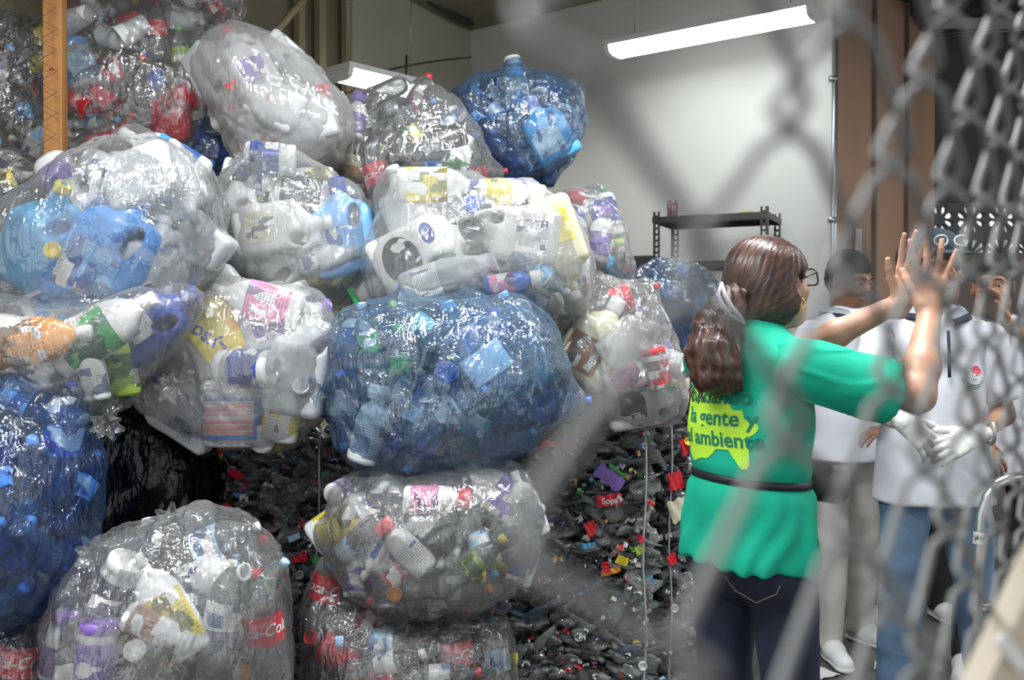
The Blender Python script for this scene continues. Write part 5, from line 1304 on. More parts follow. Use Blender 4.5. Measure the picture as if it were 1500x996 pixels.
# ------------------------------------------------------------------ litter on the floor
M_PAPER = principled('dirty_white_paper', (.62,.62,.6), .7, nscale=10, namt=.2)
def paper(px, py, w, h, ang, label):
    d = CAMZ*F/(py-HOR); c = P(px, py, d); n = 6; V = []
    for i in range(n+1):
        for j in range(n+1): V.append(((i/n-.5)*w, (j/n-.5)*h, .004+.008*abs(math.sin(i*1.1+px)*math.sin(j*.9+py))))
    Fc = [(i*(n+1)+j, (i+1)*(n+1)+j, (i+1)*(n+1)+j+1, i*(n+1)+j+1) for i in range(n) for j in range(n)]
    V = V+[(v[0], v[1], v[2]-.002) for v in V]; m_ = (n+1)**2; Fc = Fc+[tuple(k+m_ for k in f)[::-1] for f in Fc]
    o = link('paper_scrap', mesh_np('p', V, Fc), M_PAPER, None, (c.x, c.y, 0)); o.rotation_euler = (0,0,ang); tag(o, label, 'paper', 'paper scraps on the floor'); return o
paper(1193, 988, .14, .16, .5, 'flat white paper scrap on the floor below the white shoe, at the picture bottom')
paper(1188, 948, .08, .10, -.3, 'small white paper scrap on the floor beside the pale trousered student')
paper(1318, 834, .10, .12, .2, 'white paper scrap far back on the floor between the students')
paper(1300, 980, .10, .09, 1.2, 'white paper scrap on the floor by the blue jeans')
# ------------------------------------------------------------------ people
def skin_mat(name, col, col2):
    return principled(name, col, .42, nscale=14, col2=col2, bump=.04, bscale=120, trans=.06)
M_SK_L = skin_mat('warm_skin', (.62,.36,.25), (.52,.27,.19)); M_SK_D = skin_mat('deep_brown_skin', (.27,.125,.07), (.20,.09,.052)); M_SK_M = skin_mat('brown_skin', (.36,.19,.11), (.29,.145,.085))
M_EYEW = principled('eye_white', (.42,.40,.38), .2); M_IRIS = principled('dark_iris', (.03,.018,.012), .15)
M_LIP = principled('lip_skin', (.30,.10,.08), .4); M_LIPW = principled('rose_lip', (.6,.22,.2), .4)
M_HAIRB = principled('short_black_hair', (.012,.010,.009), .75, nscale=150, namt=.5, bump=.7, bscale=220)
def flow_hair(name, c1, c2):
    m, t, out = nt(name); L = t.links.new
    at = N(t, 'Attribute'); at.attribute_name = 'flow'
    b = N(t, 'BsdfPrincipled', Roughness=.36); b.inputs['Specular IOR Level'].default_value = .6
    n1 = N(t, 'TexNoise', Scale=1.0, Detail=4.0); L(at.outputs['Vector'], n1.inputs['Vector'])
    rp = N(t, 'ValToRGB'); rp.color_ramp.elements[0].position = .38; rp.color_ramp.elements[0].color = (*c2, 1); rp.color_ramp.elements[1].position = .68; rp.color_ramp.elements[1].color = (*c1, 1)
    L(n1.outputs[0], rp.inputs[0]); L(rp.outputs[0], b.inputs['Base Color'])
    sc = N(t, 'VectorMath', operation='MULTIPLY'); sc.inputs[1].default_value = (4, 4, 1); L(at.outputs['Vector'], sc.inputs[0])
    n2 = N(t, 'TexNoise', Scale=1.0, Detail=2.0); L(sc.outputs[0], n2.inputs['Vector'])
    bp = N(t, 'Bump', Strength=.45, Distance=.004); L(n2.outputs[0], bp.inputs['Height']); L(bp.outputs[0], b.inputs['Normal'])
    L(b.outputs[0], out.inputs[0]); return m
M_HAIRW = flow_hair('brown_auburn_hair', (.11,.040,.020), (.022,.009,.007))
def set_flow(o, V, p0, p1, up=(0,0,1), freq=9.0, along=14.0):
    """strand coordinates running from p0 to p1"""
    p0, p1 = np.array(p0, float), np.array(p1, float); ax = (p1-p0)/np.linalg.norm(p1-p0); e1 = np.cross(ax, np.array(up, float)); e1 /= np.linalg.norm(e1); e2 = np.cross(ax, e1)
    q = V-p0; t_ = q@ax; an = np.arctan2(q@e2, q@e1)
    A = np.stack([np.cos(an)*freq, np.sin(an)*freq, t_*along], 1)
    at = o.data.attributes.new('flow', 'FLOAT_VECTOR', 'POINT'); at.data.foreach_set('vector', A.astype(np.float32).ravel())
M_GREEN = principled('green_tee_cotton', (.0,.42,.27), .85, nscale=4, namt=.08, bump=.35, bscale=9)
M_POLO = principled('white_polo_cotton', (.66,.67,.73), .85, bump=.45, bscale=8, nscale=5, namt=.04)
M_COLG = principled('grey_collar_rib', (.33,.36,.40), .8); M_COLN = principled('navy_collar_stripe', (.012,.018,.045), .8)
M_JEAN = principled('faded_blue_denim', (.15,.24,.36), .85, nscale=3.2, col2=(.085,.15,.25), bump=.3, bscale=22)
M_JEAND = principled('dark_navy_denim', (.016,.024,.060), .8, nscale=4, col2=(.008,.010,.024), bump=.3, bscale=18)
M_BLACKC = principled('black_trouser_cloth', (.015,.015,.018), .8, bump=.2, bscale=14)
M_PALE = principled('pale_grey_trousers', (.50,.47,.44), .85, nscale=3, namt=.1, bump=.3, bscale=12)
M_GLOVE = principled('white_latex_glove', (.68,.68,.64), .45, nscale=18, namt=.08, bump=.3, bscale=50)
M_SHOE = principled('white_shoe_leather', (.72,.72,.73), .5, bump=.1, bscale=40); M_SOLE = principled('shoe_sole', (.6,.6,.58), .6)
M_BLACKP = principled('black_band', (.012,.012,.014), .5)

def hand_prims(w, fdir, pn, thumb_s, L=.178, curl=(.15,.15,.15,.2), spread=.12, thumb=(.7,.25), infl=0.0):
    """palm and five fingers. w wrist, fdir finger direction, pn palm normal (out of the palm), thumb_s direction of the thumb side"""
    f = Vector(fdir).normalized(); n = Vector(pn); n = (n-f*n.dot(f)).normalized(); s = f.cross(n)
    if s.dot(Vector(thumb_s)) < 0: s = -s
    k = L/.178; w = Vector(w); pr = []
    for i, o in enumerate((.026,.009,-.009,-.026)):
        a = w+f*.008*k+s*o*.55*k; b = w+f*(.088-.004*abs(i-1))*k+s*o*1.08*k
        pr.append(cap(a, b, .0125*k+infl, .0100*k+infl, k=.012, ax=n, s=1.15))
    pr.append(cap(w-f*.03*k, w+f*.02*k, .020*k+infl, .021*k+infl, k=.02, ax=n, s=1.4))
    lens = ((.043,.026,.021),(.047,.030,.022),(.043,.028,.021),(.034,.021,.019))
    for i, o in enumerate((.026,.009,-.009,-.026)):
        base = w+f*(.088-.004*abs(i-1))*k+s*o*1.08*k
        sp = (1.5-i)*spread; d = (f*math.cos(sp)+s*math.sin(sp)).normalized(); c = curl[i]; p = base; r = (.0086,.0088,.0084,.0074)[i]*k+infl
        ang = 0
        for q in range(3):
            ang += c*(1.0 if q == 0 else 1.2)
            dd = (d*math.cos(ang)+n*math.sin(ang)).normalized(); p2 = p+dd*lens[i][q]*k
            pr.append(cap(p, p2, r*(1-.08*q), r*(1-.08*(q+1)), k=.0035)); p = p2
    tb = w+f*.022*k+s*.022*k
    t1 = (f*math.cos(thumb[0])+s*math.sin(thumb[0])+n*thumb[1]).normalized(); p1 = tb+t1*.040*k
    t2 = (f*math.cos(thumb[0]*.75)+s*math.sin(thumb[0]*.75)+n*(thumb[1]+.1)).normalized(); p2 = p1+t2*.030*k; p3 = p2+(t2+f*.2).normalized()*.024*k
    pr += [cap(tb, p1, .0145*k+infl, .0115*k+infl, k=.012), cap(p1, p2, .0105*k+infl, .0098*k+infl, k=.004), cap(p2, p3, .0096*k+infl, .0080*k+infl, k=.004)]
    return pr
def head_prims(c, f, u, neck, sc=1.0, neck_r=.052, female=False, neck_back=None):
    f = f.normalized(); u = (u-f*u.dot(f)).normalized(); r = f.cross(u)
    R = Matrix((r, f, u)).transposed(); a = lambda x, y, z: c+(r*x+f*y+u*z)*sc
    E = lambda x, y, z, rx, ry, rz, k=.02, op='+': ell(a(x,y,z), (rx*sc, ry*sc, rz*sc), R, k, op)
    C = lambda p, q, ra, rb, k=.012, **kw: cap(a(*p), a(*q), ra*sc, rb*sc, k=k, **kw)
    pr = [E(0,-.014,.032,.074,.094,.088), E(0,.026,-.030,.059,.066,.084,.03), E(0,.055,-.083,.024,.024,.022,.03)]
    pr += [C((-.046,.0,-.062),(-.018,.058,-.088),.020,.016,.03), C((.046,.0,-.062),(.018,.058,-.088),.020,.016,.03)]
    pr += [E(-.036,.060,-.028,.020,.022,.020,.02), E(.036,.060,-.028,.020,.022,.020,.02)]
    for s in (-1, 1):
        pr.append(E(s*.031,.098,.004,.017,.016,.011,.012,'-'))
    pr += [C((-.045,.072,.024),(-.012,.088,.022),.009,.010), C((.045,.072,.024),(.012,.088,.022),.009,.010)]
    pr += [C((0,.088,.012),(0,.107,-.022),.0075,.0115,.01), C((-.012,.092,-.028),(.012,.092,-.028),.0085,.0085,.008)]
    pr += [C((-.019,.082,-.056),(.019,.082,-.056),.007,.007,.006), C((-.016,.081,-.065),(.016,.081,-.065),.008,.008,.006), E(0,.096,-.0600,.022,.010,.0022,.003,'-')]
    for s in (-1, 1):
        Re = Matrix((r, f, u)).transposed() @ Matrix.Rotation(s*-.35, 3, 'Z')
        pr.append(ell(a(s*.076,-.006,-.004), (.0075*sc,.020*sc,.031*sc), Re, .006)); pr.append(ell(a(s*.083,.000,.002), (.006*sc,.010*sc,.016*sc), Re, .006, '-'))
    pr.append(cap(a(0,-.022,-.055), neck, neck_r*.97*sc, neck_r*1.05*sc, k=.03))
    return pr, a, (r, f, u, R)
def eyes(parent, a, fr, off, lipm, sc=1.0, brow=True):
    r, f, u, R = fr
    for s in (-1, 1):
        c = a(s*.031,.0735,.003)-off
        V, Fc = ico(3); link('eyeball', mesh_np('eye', V*.0125*sc+np.array(c), Fc), M_EYEW, parent)
        c2 = a(s*.0315,.0822,.003)-off
        V2 = (V*np.array([.0058,.0050,.0058])*sc)@np.array(R).T+np.array(c2); link('iris', mesh_np('iris', V2, Fc), M_IRIS, parent)
        link('upper_eyelid', MB().tube([a(s*(.031+x),.0755+.0135*math.cos(x*50),.0065+.004*math.cos(x*70))-off for x in np.linspace(-.016,.016,7)], .0028*sc, 6).mesh('lid'), None, parent)
        if brow: link('eyebrow', MB().tube([a(s*x,y,z)-off for x,y,z in ((.012,.0975,.026),(.025,.097,.031),(.038,.090,.031),(.048,.080,.025))], [.002*sc,.0034*sc,.0030*sc,.0012*sc], 6).mesh('brow'), M_HAIRB, parent)
    link('lips', MB().tube([a(x,.0905-.3*abs(x),-.061+.0*abs(x))-off for x in np.linspace(-.021,.021,9)], [.001]+[.0058*sc*(1-(x/.024)**2)+.001 for x in np.linspace(-.018,.018,7)]+[.001], 8).mesh('lips'), lipm, parent)
def obj_sdf(name, prims, h, mat, parent, off, disp=None, it=1, more=None):
    V, Fc = sdf_mesh(prims, h, disp=disp)
    if it: V = smooth_vf(V, Fc, it)
    if more:
        parts = [(V, Fc)]
        for pm, hh in more:
            v, f_ = sdf_mesh(pm, hh); parts.append((smooth_vf(v, f_, 1), f_))
        V, Fc = merge(parts)
    o = link(name, mesh_np(name, V-np.array(off), Fc), mat, parent); o['_v'] = 0; del o['_v']
    return o, V, Fc
def fold_disp(amp, sc, seed, st=(1,1,.4)):
    st = np.array(st)
    return lambda X: amp*(noise(X*st, sc, seed)+.5*noise(X*st[::-1], sc*1.9, seed+3))
def shoe(parent, off, foot, direc, name='shoe'):
    """sneaker: foot = ankle point on the floor"""
    d = Vector(direc).normalized(); s = Vector((d.y,-d.x,0)); R = Matrix((s, d, Vector((0,0,1)))).transposed(); a = lambda x,y,z: Vector((foot[0],foot[1],0))+s*x+d*y+Vector((0,0,z))
    up = [cap(a(0,-.03,.05), a(0,.05,.045), .040,.040,k=.03), cap(a(0,.05,.045), a(.004,.17,.030), .040,.036,k=.03), cap(a(0,-.025,.06), a(0,-.015,.105), .036,.038,k=.02), rbox(a(0,.06,-.04),(.2,.3,.05),.001,R,.004,'-')]
    o, V, Fc = obj_sdf('shoe', up, .006, M_SHOE, parent, off)
    so = [cap(a(0,-.035,.014), a(0,.04,.014), .038,.040,k=.02,ax=(0,0,1),s=2.6), cap(a(0,.04,.014), a(.004,.175,.014), .040,.041,k=.02,ax=(0,0,1),s=2.6)]
    V, Fc = sdf_mesh(so, .006); link('sole', mesh_np('sole', smooth_vf(V, Fc, 1)-np.array(off), Fc), M_SOLE, o)
    mb = MB()
    for q in range(5):
        y, z = .045+.019*q, .088-.0045*q; mb.tube([a(-.022,y,z-.010)-off, a(0,y+.003,z+.001)-off, a(.022,y,z-.010)-off], .0028, 6)
    link('laces', mb.mesh('laces'), M_SOLE, o); return o
def collar(parent, off, c, f, r0, open_a=.35, h=.042):
    """polo collar standing round the neck, navy stripe on its outer edge"""
    f = f.normalized(); s = Vector((f.y,-f.x,0)); out_ = []
    def ring(rows, name, mat):
        V = []; n = 40
        for (rad, z, th) in rows:
            for i in range(n+1):
                a = -math.pi+open_a*.5+(2*math.pi-open_a)*i/n+math.pi      # opening in front
                q = abs(((a+math.pi) % (2*math.pi))-math.pi)
                tip = max(0, 1-q/.9)**1.5
                rr = rad*(1+.10*tip); zz = z-.022*tip-.035*(.5+.5*math.cos(a))*.6
                p = Vector(c)+f*(math.cos(a)*rr)+s*(math.sin(a)*rr*1.08)+Vector((0,0,zz)); V.append(p-off)
        m = len(rows); Fc = [(j*(n+1)+i, j*(n+1)+i+1, (j+1)*(n+1)+i+1, (j+1)*(n+1)+i) for j in range(m-1) for i in range(n)]
        return link(name, mesh_np(name, V, Fc), mat, parent)
    ring([(r0*.95,-.01,0),(r0*.98,.022,0),(r0*1.06,.026,0),(r0*1.24,.014,0),(r0*1.44,.002,0)], 'collar', M_COLG)
    o = ring([(r0*1.44,.0035,0),(r0*1.52,-.003,0),(r0*1.60,-.012,0),(r0*1.60,-.018,0),(r0*1.40,-.016,0)], 'collar_stripe', M_COLN)

def student(name_label, X, Y, H, face, body_f, arms, trousers, skin, gloves=False, feet=((-.13,.02),(.13,-.02)), cap_on=False, headtilt=0.0, lean=0, shoe_dir=None, group=None, head_off=(0,0)):
    """a student in a white polo; face and body_f are facing directions on the floor; arms: list of (elbow, wrist, finger dir, palm normal, thumb side) in world"""
    k = H/1.72; off = Vector((X, Y, 0)); bf = Vector((*body_f, 0)).normalized(); rt = Vector((bf.y,-bf.x,0))
    root = empty('person', off, name_label, 'person', group)
    pt = lambda s, ff, z: off+rt*s*k+bf*ff*k+Vector((0,0,z*k))
    ff = Vector((face[0], face[1], math.sin(headtilt))).normalized(); hc = pt(0,.02,1.60)+Vector((head_off[0],head_off[1],0))
    neckb = pt(0,-.01,1.40)
    hp, a, fr = head_prims(hc, ff, Vector((0,0,1)), neckb, sc=k*1.0)
    torso = [cap(pt(0,0,1.33), pt(0,0,1.18), .135*k,.125*k,k=.05,ax=bf,s=1.35), cap(pt(0,0,1.18), pt(0,.0,.98), .122*k,.128*k,k=.05,ax=bf,s=1.25), cap(pt(-.15,0,1.375), pt(.15,0,1.375), .050*k,.050*k,k=.06), cap(pt(0,-.01,1.36), pt(0,0,1.45), .075*k,.055*k,k=.06)]
    sh = {-1: pt(-.175,0,1.365), 1: pt(.175,0,1.365)}
    armsp = []; handsp = []; glovep = []
    for s, (el, wr, fd, pn, ts, curl) in zip((1,-1), arms):
        el, wr = Vector(el), Vector(wr)
        armsp += [cap(sh[s], el, .046*k,.037*k,k=.03), cap(el, wr, .038*k,.026*k,k=.02)]
        hp_ = hand_prims(wr, fd, pn, ts, .178*k, curl); handsp.append(hp_)
        if gloves: glovep.append(hand_prims(wr, fd, pn, ts, .178*k, curl, infl=.0022)+[cap(wr+(el-wr).normalized()*.05, wr, .031*k,.026*k,k=.01)])
    hips = [(pt(-.09,0,.90), pt(-.09+feet[0][0]*.5,feet[0][1]*.5+.02,.49), pt(-.09+feet[0][0],feet[0][1],.09)), (pt(.09,0,.90), pt(.09+feet[1][0]*.5,feet[1][1]*.5+.02,.49), pt(.09+feet[1][0],feet[1][1],.09))]
    legs = []
    for h_, kn, an in hips: legs += [cap(h_, kn, .072*k,.05*k,k=.04), cap(kn, an, .05*k,.034*k,k=.03)]
    body_p = torso+armsp+legs+[cap(pt(-.07,0,.93), pt(.07,0,.93), .10*k,.10*k,k=.05,ax=bf,s=1.15)]
    obj_sdf('body', body_p, .012, skin, root, off, more=[(hp, .0045)]+[(h_, .0032) for h_ in handsp])
    body = root.children[0] if root.children else None
    body = [c for c in COL.objects if c.parent == root and c.name.startswith('body')][0]
    eyes(root, a, fr, off, M_LIP, k)
    for c in [c for c in COL.objects if c.parent == root and c.name.startswith('upper_eyelid')]:
        if not c.data.materials: c.data.materials.append(skin)
    # hair or cap
    R = fr[3]; E = lambda x,y,z,rx,ry,rz,kk=.01,op='+': ell(a(x,y,z), (rx*k,ry*k,rz*k), R, kk, op)
    hair = [E(0,-.018,.042,.082,.099,.090), E(0,-.050,-.005,.074,.062,.075,.02), rbox(a(0,.12,-.02),(.12*k,.06*k,.062*k),.01,R,.008,'-'), rbox(a(0,.10,-.09),(.12*k,.10*k,.075*k),.01,R,.01,'-'), E(-.085,.006,-.01,.022,.030,.036,.008,'-'), E(.085,.006,-.01,.022,.030,.036,.008,'-')]
    obj_sdf('hair', hair, .0055, M_HAIRB, root, off, disp=lambda X: .002*noise(X, 140, 5))
    if cap_on:
        cp = [E(0,-.016,.052,.088,.105,.088), rbox(a(0,0,-.03),(.2*k,.2*k,.082*k),.01,R,.004,'-')]
        o, _, _ = obj_sdf('cap', cp, .0055, principled('dark_teal_cap', (.02,.035,.045), .8), root, off)
        br = [cap(a(-.03,.085,.055), a(-.025,.135,.045), .032*k,.026*k,k=.02,ax=fr[2],s=5), cap(a(.03,.085,.055), a(.025,.135,.045), .032*k,.026*k,k=.02,ax=fr[2],s=5)]
        V, Fc = sdf_mesh(br, .005); link('cap_peak', mesh_np('peak', V-np.array(off), Fc), o.data.materials[0], o)
        gl = MB()
        for s in (-1,1): gl.tube([a(s*.033+.022*math.cos(q),.104-.02*abs(math.cos(q))*.5,.088+.017*math.sin(q))-off for q in np.linspace(0,6.28,18)], .0025, 6, False)
        link('goggles', gl.mesh('g'), principled('white_frame', (.7,.7,.7), .3), o)
    # polo shirt
    sl = []
    for s, (el, wr, fd, pn, ts, curl) in zip((1,-1), arms):
        el = Vector(el); m = sh[s]+(el-sh[s])*.72
        sl += [cap(sh[s], m, .064*k,.066*k,k=.035)]
        n_ = (el-sh[s]).normalized(); sl.append(rbox(m+n_*.072*k, (.11*k,.11*k,.05*k), .004, frame_from(n_), .006, '-'))
    # arms cut their own sleeves only: build each sleeve apart, then join to the trunk
    trunk = [cap(pt(0,0,1.34), pt(0,0,1.18), .158*k,.150*k,k=.05,ax=bf,s=1.32), cap(pt(0,0,1.18), pt(0,.0,1.02), .150*k,.160*k,k=.06,ax=bf,s=1.22), cap(pt(-.04,0,1.0), pt(-.05,0,.84), .140*k,.150*k,k=.04,ax=bf,s=1.04), cap(pt(.04,0,1.0), pt(.05,0,.84), .140*k,.150*k,k=.04,ax=bf,s=1.04), cap(pt(-.155,-.005,1.375), pt(.155,-.005,1.375), .058*k,.058*k,k=.06), cap(pt(0,-.01,1.37), pt(0,-.005,1.405), .080*k,.060*k,k=.04), rbox(pt(0,0,.70), (.4,.4,.125*k), .003, None, .006, '-')]
    parts = [sdf_mesh(trunk, .008, disp=lambda q: fold_disp(.006, 7, int(X*100))(q)+.005*noise(q*np.array([1.0,1.0,.35]), 17, int(X*50)))]
    for i in (0, 2): parts.append(sdf_mesh(sl[i:i+2], .007, disp=fold_disp(.004, 14, int(X*90)+i)))
    V, Fc = merge([(smooth_vf(v, f_, 1), f_) for v, f_ in parts])
    Vs_, Fs_ = V, Fc
    shirt = link('polo_shirt', mesh_np('polo_shirt', V-np.array(off), Fc), M_POLO, root)
    collar(root, off, pt(0,-.004,1.470), bf, .070*k)
    mb = MB(); mb.tube([pt(.004,.127,1.40)-off, pt(.004,.135,1.33)-off, pt(.004,.138,1.25)-off], .005, 6); link('placket', mb.mesh('placket'), M_COLN, root)
    # trousers
    tr = [cap(pt(-.065,0,.90), pt(.065,0,.90), .105*k,.105*k,k=.05,ax=bf,s=1.15)]
    for h_, kn, an in hips: tr += [cap(h_, kn, .086*k,.066*k,k=.03), cap(kn, an+Vector((0,0,-.02)), .070*k,.056*k,k=.03)]
    tr.append(rbox(off+Vector((0,0,-.03)), (.6,.6,.075), .002, None, .004, '-'))
    obj_sdf('trousers', tr, .009, trousers, root, off, disp=fold_disp(.007, 13, 7, (.6,.6,1.5)))
    if gloves:
        for g in glovep:
            V, Fc = sdf_mesh(g, .0034); link('glove', mesh_np('glove', smooth_vf(V, Fc, 1)-np.array(off), Fc), M_GLOVE, root)
    for (h_, kn, an), s in zip(hips, (-1, 1)): shoe(root, off, an, shoe_dir or (bf+rt*.25*s))
    return root, pt, bf, rt, off, shirt, Vs_, Fs_

def polo_badge(root, pt, bf, rt, off, Vs, Fs, sx=-.085, z=1.25):
    bv = BVHTree.FromPolygons([tuple(v) for v in Vs], [tuple(int(i) for i in f) for f in Fs])
    def proj(u_, w_):
        o = pt(sx,.6,z)+rt*u_+Vector((0,0,w_)); h = bv.ray_cast(o, -bf); return (h[0]+bf*.0025-off) if h[0] else o-off-bf*.6
    M1 = principled('badge_grey_green', (.22,.30,.30), .6); M2 = principled('badge_red', (.7,.06,.10), .6); M3 = principled('badge_white', (.75,.75,.75), .6)
    g = MB(); g.tube([proj(.040*math.cos(q),.026*math.sin(q)-.004) for q in np.linspace(math.pi*.95, math.pi*2.05, 20)], .0032, 6); g.tube([proj(.030*math.cos(q),.018*math.sin(q)-.006) for q in np.linspace(math.pi, math.pi*2, 16)], .0022, 6); 
    r = link('badge', g.mesh('badge'), M1, root); r['label'] = 'embroidered oval badge with a football and a red flash'
    g = MB(); pts = [proj(-.012+.020*math.cos(q)*(1+.3*math.sin(2*q)),.022+.014*math.sin(q)) for q in np.linspace(0,6.28,16)[:-1]]; c = sum(pts, Vector())/len(pts)
    g.add([c]+pts, [(0,i+1,(i+1)%len(pts)+1) for i in range(len(pts))]); link('badge_flash', g.mesh('f', False), M2, r)
    pts = [proj(.010*math.cos(q),.002+.010*math.sin(q))+bf*.001 for q in np.linspace(0,6.28,16)[:-1]]; c = sum(pts, Vector())/len(pts)
    g = MB(); g.add([c]+pts, [(0,i+1,(i+1)%len(pts)+1) for i in range(len(pts))]); link('badge_football', g.mesh('f', False), M3, r)
    g = MB()
    for ax_, az in ((0,.002),(.007,.005),(-.007,.005),(.004,-.005),(-.004,-.005)):
        p = proj(ax_, az)+bf*.002; q_ = [p+rt*.0022*math.cos(t_)+Vector((0,0,.0022*math.sin(t_))) for t_ in np.linspace(0,6.28,6)[:-1]]; g.add(q_, [tuple(range(5))])
    link('football_patches', g.mesh('f', False), M_COLN, r)

relax = (.25,.3,.35,.4)
# pale trousered student looking to the right
XA, YA = P(1240,0,4.3).x, 4.3
r_, pt, bf, rt, off, sh_, V_, F_ = student('person in a white polo and pale grey trousers, looking aside', XA, YA, 1.71, (.50,-.86), (.30,-.95),
    [((XA-.30,YA-.02,1.10),(XA-.24,YA-.14,.88),(.1,-.1,-1),(1,0,0),(0,-1,0),relax), ((XA+.22,YA-.10,1.08),(XA+.10,YA-.26,.98),(-.8,-.3,-.1),(0,.2,-1),(0,-1,0),relax)], M_PALE, M_SK_D, headtilt=-.28, feet=((-.02,-.05),(.06,.1)))
# student standing behind, black trousers
XB, YB = P(1338,0,4.75).x, 4.75
student('person in black trousers standing behind the white-gloved student, mostly hidden', XB, YB, 1.80, (-.25,-.97), (-.1,-1),
    [((XB-.26,YB-.0,1.15),(XB-.2,YB-.14,.95),(.2,-.1,-1),(1,0,0),(0,-1,0),relax), ((XB+.26,YB,1.15),(XB+.2,YB-.14,.95),(-.2,-.1,-1),(-1,0,0),(0,-1,0),relax)], M_BLACKC, M_SK_D, feet=((-.03,.0),(.05,.05)))
# white-gloved student in front
XC, YC = P(1368,0,3.25).x, 3.25
g1 = P(1322,618,3.0); g2 = P(1432,640,2.98)
r_, pt, bf, rt, off, sh_, V_, F_ = student('person in a white polo and faded jeans wearing white gloves and a dark cap', XC, YC, 1.69, (.06,-1), (-.03,-1),
    [((XC-.245,YC-.02,1.13),tuple(g1),(.72,-.12,-.62),(.3,.6,-.5),(.2,-.3,.6),(.2,.25,.3,.35)), ((XC+.225,YC+.0,1.10),tuple(g2),(-.85,-.1,-.30),(0,.8,-.4),(0,-.3,.8),(.45,.5,.5,.5))], M_JEAN, M_SK_M, gloves=True, cap_on=True, feet=((-.10,.0),(.05,.02)))
polo_badge(r_, pt, bf, rt, off, V_, F_)
wt = link('wristwatch', MB().tube([Vector(g2)+Vector((.040+.0*q, .028*math.cos(q), .034*math.sin(q)+.012))-off for q in np.linspace(0,6.28,20)], .006, 8, False).mesh('w'), M_GALV, r_)
wt['label'] = 'pale metal wristwatch'
# student at the right touching his face
XD, YD = P(1466,0,4.0).x, 4.0
hw = P(1474,470,3.84)
student('person in a white polo at the right picture side, one hand raised to the face', XD, YD, 1.66, (-.55,-.85), (-.25,-1),
    [((XD-.27,YD-.03,1.08),(XD-.17,YD-.18,.95),(.5,-.2,-.7),(0,.6,-.5),(.3,-.3,.6),relax), ((XD+.26,YD-.16,1.16),tuple(hw),(-.25,-.1,1),(-.8,.3,0),(-.3,-1,0),(.35,.5,.6,.6))], M_BLACKC, M_SK_M, feet=((-.03,.0),(.05,.05)), head_off=(-.045,-.02))
XE, YE = P(1545,0,4.5).x, 4.5
student('person in a white polo cut off by the right picture edge', XE, YE, 1.70, (-.6,-.8), (-.4,-1),
    [((XE-.30,YE-.08,1.12),(XE-.34,YE-.22,1.0),(-.2,-.4,-.6),(.5,.6,-.1),(.3,-.3,.6),relax), ((XE+.26,YE,1.15),(XE+.2,YE-.14,.95),(-.2,-.1,-1),(-1,0,0),(0,-1,0),relax)], M_JEAND, M_SK_D, gloves=True, feet=((-.03,.0),(.05,.05)))

